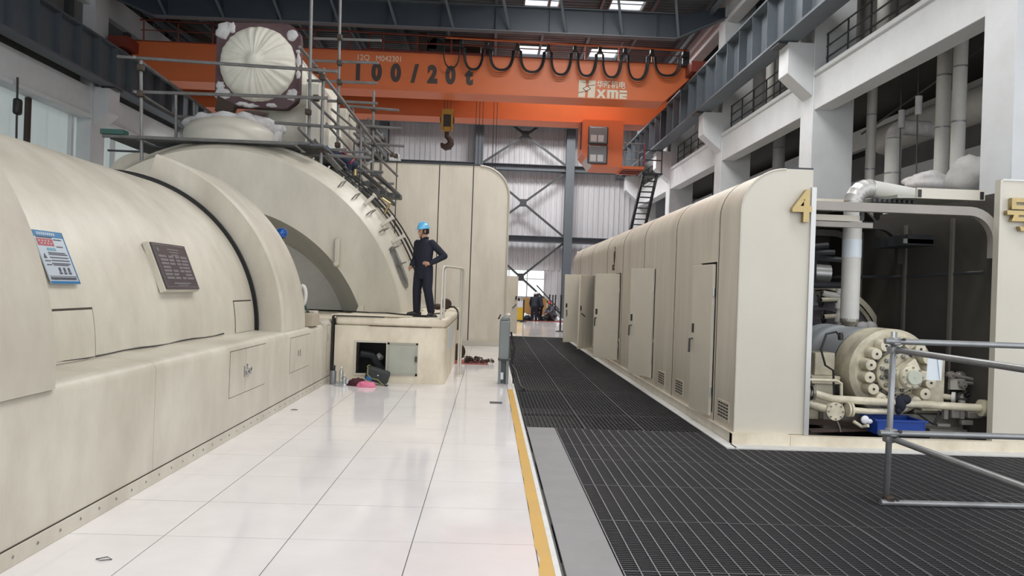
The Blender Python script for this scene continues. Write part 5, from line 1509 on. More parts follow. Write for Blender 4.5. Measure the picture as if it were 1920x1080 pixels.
for (px, py) in ((1540, 562), (1545, 594)):
    c = at(px, py, Y=11.2)
    r = .105 if py < 580 else .09
    d = Vector((.75, -.65, 0)).normalized(); s = Vector((0, 0, 1)); u = d.cross(s)
    hwp = MB().path([c + u * r * math.cos(2 * PI * i / 20) + s * r * math.sin(2 * PI * i / 20) for i in range(20)], .014, 6, closed=True)
    for i in range(4): hwp.tube(c, c + u * r * math.cos(PI / 2 * i + .4) + s * r * math.sin(PI / 2 * i + .4), .009, 5)
    hwp.lathe([(.02, -.02), (.02, .02)], c, d, 10)
    hwp.build('handwheel', BLK, dv)
    MB().path([c, c - d * .0 + Vector((.22, .0, .02)), c + Vector((.30, 0, .02))], .035, 8).build('valve_stem', PUMPM, dv)
a = at(1575, 548, Y=11.2); b = at(1572, 612, Y=11.2)
MB().path([a, b], .04, 12).lathe([(.06, 0), (.06, .07)], a - Vector((0, 0, .02)), (0, 0, 1), 14).lathe([(.065, -.04), (.065, .04)], a.lerp(b, .4), (0, 0, 1), 12).lathe([(.07, -.06), (.07, .04)], a.lerp(b, .75), (0, 0, 1), 12).build('valve_column', LAG, dv, angle=40)
MB().path([a - Vector((0, 0, .06)), a + Vector((-.12, 0, -.05)), a + Vector((-.26, 0, -.02))], .045, 10).build('side_branch', LAG, dv)
MB().sphere(at(1632, 614, Y=10.6), (.10, .08, .09), 12, 8).sphere(at(1618, 612, Y=10.6), (.09, .08, .07), 12, 8).build('white_wrapped_valve', WOOL, dv)
MB().box(4.35, 4.85, 11.0, 11.2, 1.12, 1.28).build('blue_cover_sheet', mat('dark_blue_sheet', (.02, .07, .14), .5), dv, bevel=.03)
# valves and clutter at the right of the pump
vg = thing('valve_group', (5.6, 9.3, .1), 'dark greasy valves and small pipes right of the pump', 'valves')
for (px, py, s) in ((1790, 720, .05), (1800, 705, .06), (1818, 735, .07), (1826, 712, .06), (1805, 745, .07), (1842, 752, .05)):
    MB().sphere(at(px, py, Y=9.3), (s * 1.3, s, s), 10, 7).build('valve_body', GREASY, vg)
MB().beam(at(1778, 712, Y=9.25), at(1818, 722, Y=9.25), .06, .05).build('valve_bracket', STEELD, vg)
MB().path([at(1820, 705, Y=9.2), at(1832, 715, Y=9.2), at(1826, 735, Y=9.2), at(1810, 742, Y=9.2)], .028, 8).build('curved_lever', BLK, vg)
c = at(1788, 746, Y=9.1)
MB().lathe([(.07, -.02), (.07, .02)], c, (.8, -.6, 0), 16).build('gauge_flange', LAG, vg)
MB().path([at(1735, 736, Y=9.2), at(1760, 742, Y=9.2), c], .035, 10).build('branch_pipe', PUMPM, vg)
MB().path([at(1720, 775, Y=8.95), at(1744, 792, Y=8.95), at(1752, 796, Y=8.95)], .012, 6).path([at(1752, 795, Y=8.95), at(1762, 770, Y=8.95)], .012, 6).build('lever_arm', BLK, vg)
MB().box(5.62, 5.80, 9.15, 9.2, .62, .75).build('tag_plate', mat('pale_tag', (.5, .48, .42), .5), vg)
for (px, py) in ((1770, 790), (1795, 785), (1815, 780), (1838, 775), (1785, 770), (1850, 790)):
    p = at(px, py, Y=9.3); MB().box(p.x - .05, p.x + .05, p.y - .05, p.y + .05, .02, p.z + .05).build('small_fitting', GREASY, vg, bevel=.01)
B(5.3, 5.75, 9.0, 9.9, .0, .16).build('base_plate', GREASY, vg)
VG = mat('mid_grey_fittings', (.30, .28, .26), .45, metal=.3, dirt=.5)
for (px, py, w_, h_) in ((1772, 772, .03, .09), (1790, 776, .05, .05), (1803, 768, .03, .11), (1822, 778, .06, .04), (1838, 770, .04, .09), (1850, 775, .03, .12), (1812, 792, .07, .03), (1768, 797, .08, .02)):
    p = at(px, py, Y=8.95); MB().box(p.x - w_, p.x + w_, p.y - .03, p.y + .03, p.z - h_, p.z + h_).build('small_fitting', VG, vg, bevel=.01)
for (a_, b_) in (((1775, 700), (1825, 712)), ((1795, 715), (1845, 722)), ((1765, 760), (1840, 790)), ((1830, 735), (1855, 760))):
    MB().tube(at(*a_, Y=9.15), at(*b_, Y=9.15), .022, 8).build('small_pipe', VG, vg)
for (px, py) in ((1784, 703), (1806, 722), (1835, 728)):
    p = at(px, py, Y=9.1); MB().lathe([(.045, -.015), (.045, .015)], p, (.3, -1, .2), 14).lathe([(.015, -.08), (.015, .05)], p, (.3, -1, .2), 8).build('small_valve', VG, vg)
tag(MB().beam((3.72, 8.75, .14), (4.5, 8.95, .14), .10, .03).build('dark_timber', BROWN), 'dark flat timber on the enclosure floor left of the blue tray', 'timber')
tag(MB().beam((3.7, 9.15, .18), (5.2, 9.1, .18), .12, .05).build('dark_timber', BROWN), 'dark timber skid under the white pipes, behind the tray', 'timber')

# ================================================================== SCAFFOLD BARRIER (right foreground)
sb = thing('scaffold_barrier', (3.31, 6.19, 0), 'galvanised tube scaffold barrier standing on the grating at the right', 'scaffold')


def gtube(a, b, nm='rail'): return MB().tube(a, b, .0245, 14).build(nm, GALV, sb, angle=60)


MB().path([(3.30, 6.19, .03), (3.32, 6.19, 1.41)], .0245, 14, caps=False).build('upright', GALV, sb, angle=60, solid=.004)
gtube((3.22, 6.14, 1.335), (6.6, 6.14, 1.33), 'top_rail')
e0 = at(1682, 652, Z=1.262); e1 = at(1920, 692, Z=1.262); e0 = Vector((3.34, 6.25, 1.262)); dd = (e1 - e0); gtube(e0 - dd * .03, e0 + dd * 1.6, 'return_top_rail')
gtube((3.20, 6.14, .590), (6.6, 6.14, .595), 'mid_rail')
e1 = at(1920, 914, Z=.535); e0 = Vector((3.34, 6.25, .535)); dd = e1 - e0; gtube(e0 - dd * .03, e0 + dd * 1.6, 'return_mid_rail')
gtube((3.23, 6.14, .026), (6.6, 6.14, .026), 'floor_rail')
for (x, y, z) in ((3.315, 6.165, 1.335), (3.33, 6.21, 1.262), (3.31, 6.165, .592), (3.315, 6.21, .535), (3.305, 6.165, .045)):
    c = MB().box(x - .035, x + .035, y - .045, y + .045, z - .033, z + .033).build('clamp', GALV if z > .05 else RUST, sb, bevel=.012)
    MB().tube((x + .03, y - .05, z + .02), (x + .03, y - .09, z + .02), .008, 6).lathe([(.014, 0), (.014, .015)], (x + .03, y - .075, z + .02), (0, -1, 0), 6).build('clamp_bolt', STEELD, c)
ph = thing('paper_sheet', at(1752, 690, Y=5.9), 'blank white paper in clear sleeve hanging from the scaffold rail', 'paper')
c = at(1752, 690, Y=5.90)
MB().obox(c, (.058, -.0, 0), (0, .0012, 0), (.003, 0, .094)).build('sheet', PAPER, ph)
MB().obox(c + Vector((.0, -.004, .0)), (.062, 0, 0), (0, .0006, 0), (.003, 0, .098)).build('sleeve', GLASS, ph)
MB().beam(c + Vector((.02, -.006, .07)), c + Vector((.045, -.006, -.09)), .004, .008).build('sleeve_crease', PAPER, ph)
for (x, y) in ((3.98, 5.36), (4.05, 5.33)): tag(B(x, x + .03, y, y + .03, .003, .02).build('paper_scrap', PAPER), 'tiny white scrap on the grating, %s one of the pair' % ('left' if x < 4 else 'right'), 'scrap')


# ================================================================== PEOPLE


def capsule_loft(mb, pts, radii, n=12, flat=None):
    """closed tapered limb; radii may be (a,b) pairs (across, depth)"""
    mb.path(pts, radii, n)
    mb.sphere(pts[0], radii[0], 12, 8); mb.sphere(pts[-1], radii[-1], 12, 8)


def ellipse_loft(mb, rows, L, Fv, n=20):
    """rows: (centre, half width along L, half depth along Fv)"""
    k = len(mb.v)
    for (c, a, b) in rows:
        for i in range(n):
            t = 2 * PI * i / n; mb.v.append(Vector(c) + L * (a * math.cos(t)) + Fv * (b * math.sin(t)))
    for j in range(len(rows) - 1):
        for i in range(n): mb.f.append((k + j * n + i, k + j * n + (i + 1) % n, k + (j + 1) * n + (i + 1) % n, k + (j + 1) * n + i))
    mb.f.append(tuple(k + i for i in reversed(range(n)))); mb.f.append(tuple(k + (len(rows) - 1) * n + i for i in range(n)))


def fuse(mb, name, material, parent, voxel=.01, smooth=4, label=None):
    """union of the shapes as one continuous skin"""
    me = bpy.data.meshes.new('tmp'); me.from_pydata(mb.v, [], mb.f)
    bm = bmesh.new(); bm.from_mesh(me); bmesh.ops.recalc_face_normals(bm, faces=bm.faces); bm.to_mesh(me); bm.free()
    t = bpy.data.objects.new('tmp', me); COL.objects.link(t)
    r = t.modifiers.new('r', 'REMESH'); r.mode = 'VOXEL'; r.voxel_size = voxel
    s = t.modifiers.new('s', 'SMOOTH'); s.iterations = smooth; s.factor = .5
    dg = bpy.context.evaluated_depsgraph_get()
    out = bpy.data.meshes.new_from_object(t.evaluated_get(dg))
    bpy.data.objects.remove(t); bpy.data.meshes.remove(me)
    base = wloc(parent)
    for v in out.vertices: v.co -= base
    out.polygons.foreach_set('use_smooth', [True] * len(out.polygons))
    out.materials.clear(); out.materials.append(material); out.name = name
    o = bpy.data.objects.new(name, out); COL.objects.link(o); o.parent = parent
    if label: o['label'] = label
    return o


def person(name, label, root, face, pose, helmet=None, cloth=NAVY, s=1.0, vox=.011, group=None, harness=False):
    """pose values are in body axes (left, front, up) metres for a 1.75 m figure, scaled by s"""
    root = Vector(root); Fv = Vector((face[0], face[1], 0)).normalized(); L = Vector((-Fv.y, Fv.x, 0))
    t = thing(name, root, label, 'person', group)

    def w(p): return root + (L * p[0] + Fv * p[1] + Vector((0, 0, p[2]))) * s
    J = {k: w(v) for k, v in pose.items() if isinstance(v, tuple)}
    R = lambda *a: [x * s for x in a]
    hipc, chest, neck, head = J['hip'], J['chest'], J['neck'], J['head']
    tl = (neck - hipc).normalized()
    tF = (Fv - tl * Fv.dot(tl)).normalized()
    hd = pose.get('look', (0, 1, 0)); hF = (L * hd[0] + Fv * hd[1] + Vector((0, 0, hd[2]))).normalized()
    hU = (head - neck).normalized(); hU = (hU - hF * hU.dot(hF)).normalized(); hL = hU.cross(hF) * -1
    hL = hF.cross(hU) * -1
    # ---- body (skin): head, neck, trunk core, arms, hands
    b = MB()
    k = len(b.v)
    rows = []
    for (z, a, d0, d1) in ((-.125, .022, .030, .052), (-.108, .042, .05, .078), (-.075, .056, .075, .088), (-.035, .066, .088, .090), (.0, .071, .096, .093), (.04, .073, .100, .094), (.075, .068, .092, .085), (.105, .048, .066, .06), (.120, .02, .03, .03)):
        rows.append((z, a, d0, d1))
    n = 20
    for (z, a, d0, d1) in rows:
        for i in range(n):
            th = 2 * PI * i / n; u = a * math.cos(th); v = math.sin(th); v = v * (d1 if v > 0 else d0)
            b.v.append(head + (hL * u + hF * v + hU * z) * s)
    for j in range(len(rows) - 1):
        for i in range(n): b.f.append((k + j * n + i, k + j * n + (i + 1) % n, k + (j + 1) * n + (i + 1) % n, k + (j + 1) * n + i))
    b.f.append(tuple(k + i for i in reversed(range(n)))); b.f.append(tuple(k + (len(rows) - 1) * n + i for i in range(n)))
    hp = lambda u, v, z: head + (hL * u + hF * v + hU * z) * s
    b.path([hp(0, .088, .015), hp(0, .108, -.022), hp(0, .098, -.036)], R(.009, .015, .010), 8)      # nose
    b.path([hp(-.026, .082, -.068), hp(0, .092, -.066), hp(.026, .082, -.068)], R(.007, .010, .007), 8)  # lips
    b.path([hp(-.045, .082, .028), hp(0, .094, .026), hp(.045, .082, .028)], R(.009, .012, .009), 8)   # brow
    b.sphere(hp(0, .075, -.108), .024 * s, 10, 7)                                                    # chin
    for sd in (-1, 1):
        b.sphere(hp(sd * .074, -.012, -.012), Vector((.012, .022, .034)) * s, 10, 7)                   # ears
    capsule_loft(b, [neck - tl * .06 * s, neck + tl * .02 * s, head - hU * .07 * s - hF * .01 * s], R(.064, .056, .055))
    ellipse_loft(b, [(hipc - tl * .10 * s, .12 * s, .085 * s), (hipc, .145 * s, .10 * s), (hipc.lerp(chest, .45), .125 * s, .09 * s), (chest, .155 * s, .105 * s), (chest.lerp(neck, .7), .13 * s, .075 * s), (neck, .06 * s, .055 * s)], L, tF)
    for sd in ('l', 'r'):
        sh, elb, wr, kn, an, hpj = J['sh' + sd], J['el' + sd], J['wr' + sd], J['kn' + sd], J['an' + sd], J['hp' + sd]
        capsule_loft(b, [sh, elb], R(.046, .038)); capsule_loft(b, [elb, wr], R(.038, .026))
        capsule_loft(b, [hpj, kn], R(.075, .052)); capsule_loft(b, [kn, an], R(.050, .036))
        # hand: palm, four fingers and a thumb
        hdv = pose.get('hand' + sd, None)
        fd = (wr - elb).normalized() if hdv is None else (L * hdv[0] + Fv * hdv[1] + Vector((0, 0, hdv[2]))).normalized()
        pn = pose.get('palm' + sd, (1 if sd == 'r' else -1, 0, 0)); pn = (L * pn[0] + Fv * pn[1] + Vector((0, 0, pn[2])))
        pn = (pn - fd * pn.dot(fd)).normalized(); sd_ = fd.cross(pn)
        if (sd_.dot(Fv) < 0): sd_ = -sd_
        palm = wr + fd * .05 * s
        b.path([wr - fd * .01 * s, wr + fd * .03 * s, wr + fd * .075 * s], R(.026, .034, .036), 10)
        for q, (o_, ln) in enumerate(((.027, .070), (.009, .080), (-.009, .074), (-.026, .058))):
            p0 = wr + fd * .075 * s + sd_ * o_ * s
            b.path([p0 - fd * .02 * s, p0 + fd * ln * .45 * s + pn * .006 * s, p0 + fd * ln * .8 * s + pn * .022 * s, p0 + fd * ln * .95 * s + pn * .040 * s], R(.010, .0095, .0085, .007), 7)
        b.path([wr + fd * .03 * s + sd_ * .022 * s, wr + fd * .06 * s + sd_ * .052 * s + pn * .012 * s, wr + fd * .09 * s + sd_ * .058 * s + pn * .025 * s], R(.014, .011, .008), 7)
    fuse(b, 'body', SKIN, t, vox * .62, 3)
    # face paint: eyes and brows as tiny parts
    for sd in (-1, 1):
        e = MB().sphere(hp(sd * .031, .080, .010), .011 * s, 8, 6).build('eye', BLK, t)
        MB().path([hp(sd * .016, .096, .032), hp(sd * .05, .084, .033)], .005 * s, 5).build('eyebrow', HAIR, t)
    hm = MB(); hm.sphere(head + hU * .035 * s - hF * .012 * s, Vector((.079, .079, .079)) * s, 16, 10)
    k0 = len(hm.v); hm.v = [p if (p - head).dot(hU) > -.03 * s or (p - head).dot(hF) < 0 else p for p in hm.v]
    hm = MB()
    nn = 20; zz = (.118, .09, .05, .01, -.035, -.062)
    for j, z in enumerate(zz):
        for i in range(nn):
            th = 2 * PI * i / nn; rr_ = [.03, .062, .078, .080, .078, .066][j]; v = math.sin(th)
            p = hL * (rr_ * .97 * math.cos(th)) + hF * ((rr_ + .022) * v - .008)
            if v > .35 and j > 1: p = hL * (.06 * math.cos(th)) + hF * (.05 * v)
            hm.v.append(head + (p + hU * z) * s)
    for j in range(len(zz) - 1):
        for i in range(nn): hm.f.append((j * nn + i, j * nn + (i + 1) % nn, (j + 1) * nn + (i + 1) % nn, (j + 1) * nn + i))
    hm.build('hair', HAIR, t, angle=80)
    # ---- clothes
    j_ = MB()
    ellipse_loft(j_, [(hipc - tl * pose.get('hem', .16) * s, .186 * s, .135 * s), (hipc - tl * .02 * s, .182 * s, .132 * s), (hipc.lerp(chest, .35), .176 * s, .128 * s), (chest, .195 * s, .138 * s), (chest.lerp(neck, .58), .185 * s, .112 * s), (chest.lerp(neck, .80), .135 * s, .085 * s), (chest.lerp(neck, .93), .085 * s, .072 * s), (neck + tl * .0 * s, .070 * s, .066 * s)], L, tF)
    for sd in ('l', 'r'):
        sh, elb, wr = J['sh' + sd], J['el' + sd], J['wr' + sd]
        capsule_loft(j_, [sh, sh.lerp(elb, .5), elb], R(.076, .071, .065)); capsule_loft(j_, [elb, elb.lerp(wr, .55), elb.lerp(wr, .90)], R(.065, .058, .048))
    fuse(j_, 'jacket', cloth, t, vox, 3)
    p_ = MB()
    ellipse_loft(p_, [(hipc - tl * .12 * s, .165 * s, .118 * s), (hipc, .155 * s, .112 * s), (hipc + tl * .1 * s, .14 * s, .10 * s)], L, tF)
    for sd in ('l', 'r'):
        kn, an, hpj = J['kn' + sd], J['an' + sd], J['hp' + sd]
        capsule_loft(p_, [hpj, hpj.lerp(kn, .5), kn], R(.110, .102, .086)); capsule_loft(p_, [kn, kn.lerp(an, .5), an + (kn - an).normalized() * .02 * s], R(.086, .082, .073))
        fv = pose.get('toe' + sd, (0, 1, 0)); fv = (L * fv[0] + Fv * fv[1] + Vector((0, 0, fv[2]))).normalized(); sv = fv.cross(Vector((0, 0, 1)))
        f = MB()
        a = Vector((an.x, an.y, an.z))
        f.path([a - fv * .05 * s - Vector((0, 0, .045 * s)), a + fv * .06 * s - Vector((0, 0, .043 * s)), a + fv * .16 * s - Vector((0, 0, .052 * s))], R(.044, .046, .034), 10)
        f.sphere(a - fv * .05 * s - Vector((0, 0, .045 * s)), .044 * s, 10, 7); f.sphere(a + fv * .165 * s - Vector((0, 0, .054 * s)), Vector((.038, .038, .030)) * s, 10, 7)
        f.path([a, a - Vector((0, 0, .05 * s))], R(.042, .046), 10)
        fuse(f, 'shoe', SHOE, t, vox, 3)
    fuse(p_, 'trousers', cloth, t, vox, 3)
    # collar
    ck = []
    for i in range(17):
        th = PI * (.5 + .22) + 2 * PI * .78 * 0 + (2 * PI * .78) * i / 16 - PI * .0
        th = PI / 2 + .35 + (2 * PI - .7) * i / 16
        ck.append(neck + tl * (.012 - .02 * (1 if i in (0, 16) else 0)) * s + (L * (.072 * math.cos(th)) + tF * (.07 * math.sin(th))) * s)
    MB().path(ck, .017 * s, 6).build('collar', cloth, t, angle=80)
    if helmet:
        h = MB(); rows = [(.055, .098, .118), (.085, .097, .117), (.115, .088, .106), (.145, .066, .082), (.163, .035, .045), (.168, .004, .005)]
        for (z, a, d_) in rows:
            for i in range(24):
                th = 2 * PI * i / 24; h.v.append(hp(a * math.cos(th), d_ * math.sin(th) + .004, z - .01))
        for j in range(len(rows) - 1):
            for i in range(24): h.f.append((j * 24 + i, j * 24 + (i + 1) % 24, (j + 1) * 24 + (i + 1) % 24, (j + 1) * 24 + i))
        # peak
        k = len(h.v)
        for (dv, dz) in ((0, .042), (.0, .050)):
            for i in range(24):
                th = 2 * PI * i / 24; v = math.sin(th); ext = 1.05 + (.28 * max(0, v) ** 1.5)
                h.v.append(hp(.100 * 1.05 * math.cos(th), .12 * ext * v + .004, dz - .012 * max(0, v)))
        for i in range(24):
            h.f.append((k + i, k + (i + 1) % 24, k + 24 + (i + 1) % 24, k + 24 + i)); h.f.append((k + 24 + i, k + 24 + (i + 1) % 24, (i + 1) % 24, i))
        ho = h.build('helmet', helmet, t, angle=50)
        MB().path([hp(0, -.10, .15), hp(0, -.04, .166), hp(0, .04, .166), hp(0, .10, .142)], .010 * s, 6).build('helmet_ridge', helmet, ho)
        MB().path([hp(.077, .02, .045), hp(.07, .045, -.05), hp(.035, .07, -.115), hp(0, .08, -.125), hp(-.035, .07, -.115), hp(-.07, .045, -.05), hp(-.077, .02, .045)], .006 * s, 5).build('chin_strap', BLK, t)
    if harness:
        for sd in (-1, 1):
            MB().path([w((sd * .12, .10, pose['hip'][2])), chest + (L * sd * .10 + tF * .135) * s, chest.lerp(neck, .8) + L * sd * .09 * s, chest + (L * sd * .08 - tF * .14) * s, hipc + (L * sd * .1 - tF * .14) * s], .018 * s, 5).build('harness_strap', HARN, t)
        MB().path([hipc + (L * .18 * math.cos(a) + tF * .135 * math.sin(a)) * s for a in [2 * PI * i / 16 for i in range(16)]], .02 * s, 5, closed=True).build('harness_belt', HARN, t)
    return t


STAND = dict(hip=(0, 0, .96), chest=(0, 0, 1.26), neck=(0, .0, 1.49), head=(0, .03, 1.63),
             shl=(.168, 0, 1.395), ell=(.24, -.02, 1.12), wrl=(.25, .06, .87), shr=(-.168, 0, 1.395), elr=(-.24, -.02, 1.13), wrr=(-.25, .06, .87),
             hpl=(.09, 0, .93), knl=(.10, .02, .50), anl=(.11, -.02, .085), hpr=(-.09, 0, .93), knr=(-.10, .02, .50), anr=(-.11, -.02, .085))
# the man on the pedestal: hand on hip, looking left
man = dict(STAND)
man.update(chest=(0, .0, 1.26), neck=(0, .01, 1.49), head=(-.01, .035, 1.63), look=(-.62, .80, -.10),
           shl=(.17, -.01, 1.395), ell=(.37, -.15, 1.16), wrl=(.20, .08, 1.00), handl=(-.75, .35, .12), palml=(-.5, -.6, 0),
           shr=(-.17, .0, 1.395), elr=(-.235, -.04, 1.12), wrr=(-.205, .13, .94), hem=.25, handr=(.2, .8, -.4), palmr=(.7, .0, -.5),
           hpl=(.09, 0, .93), knl=(.155, .05, .50), anl=(.20, -.02, .085), toel=(.35, .9, 0), hpr=(-.09, 0, .93), knr=(-.135, .02, .50), anr=(-.16, -.03, .085), toer=(-.6, .75, 0))
person('person', 'man in dark navy workwear and light blue helmet, hand on hip, standing on the pedestal', (-1.185, 13.75, 1.115), (-.55, -.83), man, HELM, s=.93, vox=.010)
# helmeted head behind the generator band
lean = dict(STAND)
lean.update({k: (v[0] - (.45 if k not in ('head', 'neck') else (.03 if k == 'head' else .18)), v[1], v[2]) for k, v in STAND.items()})
person('person', 'person with a glossy dark blue helmet mostly hidden behind the generator band', (-3.40, 12.55, .90), (0, -1), lean, HELMB, s=.91, vox=.02)
# far end workers
bend = dict(STAND)
bend.update(hip=(0, -.06, .93), chest=(0, .10, 1.20), neck=(0, .22, 1.40), head=(0, .31, 1.50), shl=(.175, .17, 1.34), ell=(.26, .22, 1.05), wrl=(.24, .36, .82), shr=(-.175, .17, 1.34), elr=(-.28, .2, 1.05), wrr=(-.30, .34, .80),
            knl=(.11, .10, .50), anl=(.10, -.15, .09), knr=(-.10, .02, .49), anr=(-.12, .10, .085))
person('person', 'worker in dark overalls seen from behind, walking at the far end', (2.38, 40.4, 0), (.15, 1), bend, HELMW, s=.92, vox=.022, harness=False)
person('person', 'second dark-clad worker in white helmet, bending with a pole beside the first', (2.72, 41.0, 0), (-.5, .8), bend, HELMW, s=.94, vox=.022)
sq = dict(STAND)
sq.update(hip=(0, -.12, .38), chest=(0, .06, .64), neck=(0, .17, .84), head=(0, .23, .97), shl=(.175, .13, .78), ell=(.25, .30, .56), wrl=(.15, .48, .45), shr=(-.175, .13, .78), elr=(-.25, .3, .56), wrr=(-.15, .48, .45),
          hpl=(.09, -.10, .36), knl=(.15, .30, .50), anl=(.13, .02, .09), hpr=(-.09, -.10, .36), knr=(-.15, .3, .50), anr=(-.13, .02, .09))
person('person', 'crouching worker in grey with a red helmet at the far end', (3.42, 41.2, 0), (-.8, -.5), sq, HELMR, cloth=mat('grey_workwear', (.10, .11, .13), .8), s=.95, vox=.022)
# worker on the scaffold
p = at(650, 340, Y=18.2)
ben2 = dict(STAND)
ben2.update(hip=(0, -.10, .86), chest=(0, .18, 1.02), neck=(0, .38, 1.10), head=(0, .50, 1.12), look=(0, .8, -.5), shl=(.17, .32, 1.08), ell=(.26, .40, .82), wrl=(.2, .58, .66), shr=(-.17, .32, 1.08), elr=(-.26, .40, .82), wrr=(-.2, .58, .66),
            hpl=(.09, -.08, .82), knl=(.12, .06, .45), hpr=(-.09, -.08, .82), knr=(-.12, .06, .45))
person('person', 'worker in dark blue with red harness bending over on the scaffold', (p.x, p.y, 3.66), (-1, -.1), ben2, HELMB, cloth=mat('blue_workwear', (.02, .028, .055), .8), s=.93, vox=.02, harness=True)

# ================================================================== SMALL THINGS
# grey electric post
po = thing('socket_post', (.30, 13.35, 0), 'grey steel socket cabinet on two legs at the edge of the tiles', 'cabinet')
MB().box(.20, .38, 13.3, 13.55, .42, 1.10).prism([(.20, 1.10), (.38, 1.10), (.36, 1.17), (.25, 1.17)], 'y', 13.32, 13.53).build('housing', GREYB, po, bevel=.02)
for x in (.20, .335): MB().box(x, x + .045, 13.30, 13.5, 0, .42).build('leg', GREYB, po)
B(.20, .38, 13.46, 13.5, 0, .42).build('back_plate', GREYB, po)
B(.19, .40, 13.28, 13.56, .41, .43).build('bottom_rim', STEELD, po); MB().lathe([(.05, 0), (.055, .03), (.02, .06)], (.34, 13.4, 1.17), (0, 0, 1), 12).build('top_knob', CREAML, po)
MB().tube((.26, 13.33, .08), (.26, 13.33, .2), .035, 10).build('plug', PAPER, po)
MB().path([(.20, 13.4, 1.14), (.17, 13.4, 1.12), (.21, 13.38, 1.2)], .012, 6).build('top_hook', BROWN, po)
tag(MB().path([(.40, 13.4, .9), (.47, 13.35, .6), (.42, 13.3, .35), (.5, 12.95, .25), (.56, 12.7, .05), (.62, 12.5, .02)], .018, 8).build('power_cable', CABLE), 'black cable dropping from the grey socket post to the grating', 'cable')
tag(MB().path([(.42, 13.35, .6), (.45, 13.3, .3), (.46, 13.2, .03)], .012, 6).build('power_cable', CABLE), 'second thin black cable beside the grey socket post', 'cable')

# bottles, bag, cloths by the hatch
fl_ = thing('flask', (-2.50, 12.6, 0), 'grey vacuum flask with black cap standing by the plinth corner', 'flask')
MB().lathe([(.05, 0), (.052, .01), (.052, .20), (.045, .225)], (-2.50, 12.6, 0), (0, 0, 1), 20).build('flask_body', FLASK, fl_, angle=40); MB().lathe([(.03, 0), (.034, .01), (.034, .06), (.028, .07)], (-2.50, 12.6, .225), (0, 0, 1), 16).build('cap', BLK, fl_)
MB().path([(-2.50 + .05 * math.cos(a), 12.58, .29 + .02 * math.sin(a)) for a in (0, 1, 2, 3.1)], .006, 5).build('carry_loop', BLK, fl_)


def bottle(x, y, lab, h=.27, lying=False):
    t = thing('water_bottle', (x, y, 0), lab, 'bottle', 'plastic bottles by the hatch')
    o, d = ((x, y, 0), (0, 0, 1)) if not lying else ((x, y, .036), (.8, -.6, 0))
    MB().lathe([(.03, 0), (.036, .012), (.036, h * .30), (.032, h * .34), (.036, h * .38), (.036, h * .66), (.028, h * .78), (.013, h * .88), (.013, h * .93)], o, d, 18).build('bottle_body', BOTTLE, t, angle=50)
    MB().lathe([(.016, h * .91), (.016, h)], o, d, 14).build('cap', PAPER, t)


bottle(-2.36, 12.56, 'tall clear water bottle standing right of the grey flask', .30)
bottle(-2.42, 12.42, 'clear water bottle lying in front of the standing bottles', .22, True)
bottle(-2.30, 12.52, 'short clear bottle standing in front of the tall one', .17)


def heap(name, lab, cat, c, rx, ry, rz, m, seed=1):
    mb = MB(); nu, nv = 26, 12; rnd = random.Random(seed)
    for j in range(nv + 1):
        th = PI / 2 * j / nv
        for i in range(nu):
            ph = 2 * PI * i / nu
            q = Vector((math.cos(ph) * math.sin(th), math.sin(ph) * math.sin(th), math.cos(th)))
            k = 1 + .28 * noise.noise(q * 2.1 + Vector((seed, 0, 0))) + .16 * noise.noise(q * 5 + Vector((0, seed, 0)))
            mb.v.append(Vector(c) + Vector((q.x * rx * k, q.y * ry * k, max(0.002, q.z * rz * k))))
    for j in range(nv):
        for i in range(nu): mb.f.append((j * nu + i, (j + 1) * nu + i, (j + 1) * nu + (i + 1) % nu, j * nu + (i + 1) % nu))
    mb.f.append(tuple(nv * nu + i for i in range(nu)))
    return tag(mb.build(name, m, angle=80), lab, cat)


heap('maroon_cloth', 'crumpled dark maroon cloth on the tiles by the hatch', 'cloth', (-2.10, 12.55, 0), .17, .12, .11, MARC, 3)
heap('pink_cloth', 'crumpled bright pink cloth on the tiles before the bag', 'cloth', (-1.93, 12.42, 0), .15, .11, .085, PINK, 7)
heap('white_tissue', 'small crumpled white tissue beside the maroon cloth', 'tissue', (-2.27, 12.62, 0), .05, .05, .07, PAPER, 5)
bg_ = thing('work_bag', (-1.80, 12.65, 0), 'slumped dark grey tool bag leaning at the open hatch', 'bag')
ux = Vector((.93, -.1, -.25)).normalized(); uy = Vector((.1, .98, 0)); uz = ux.cross(uy).normalized(); uy = uz.cross(ux)
c = Vector((-1.79, 12.70, .155))
ob = MB().obox(c, ux * .185, uy * .11, uz * .11).build('bag_body', BAGM, bg_, bevel=.045, segs=4)
e = [c + ux * a + uy * -.112 + uz * b for (a, b) in ((-.17, .10), (-.14, -.02), (-.06, -.06), (.05, -.05), (.12, -.09), (.22, -.10))]
MB().path(e, .010, 6).build('piping', PIPING, bg_); MB().path([c + ux * -.185 + uy * -.1 + uz * .1, c + ux * -.19 + uz * .115, c + ux * -.185 + uy * .1 + uz * .1], .01, 6).build('piping', PIPING, bg_)
MB().obox(c + ux * -.10 + uy * -.118 + uz * -.075, ux * .05, uy * .008, uz * .03).build('blue_pocket', BAGB, bg_, bevel=.01)
MB().sphere(c + ux * .03 + uy * -.115 + uz * .02, .012, 8, 6).build('button', PAPER, bg_)
MB().path([c + ux * .15 + uy * -.1 + uz * -.05, c + ux * .2 + uy * -.14 + uz * -.10, c + ux * .24 + uy * -.16 + uz * -.075], .014, 6).build('strap', BAGM, bg_)

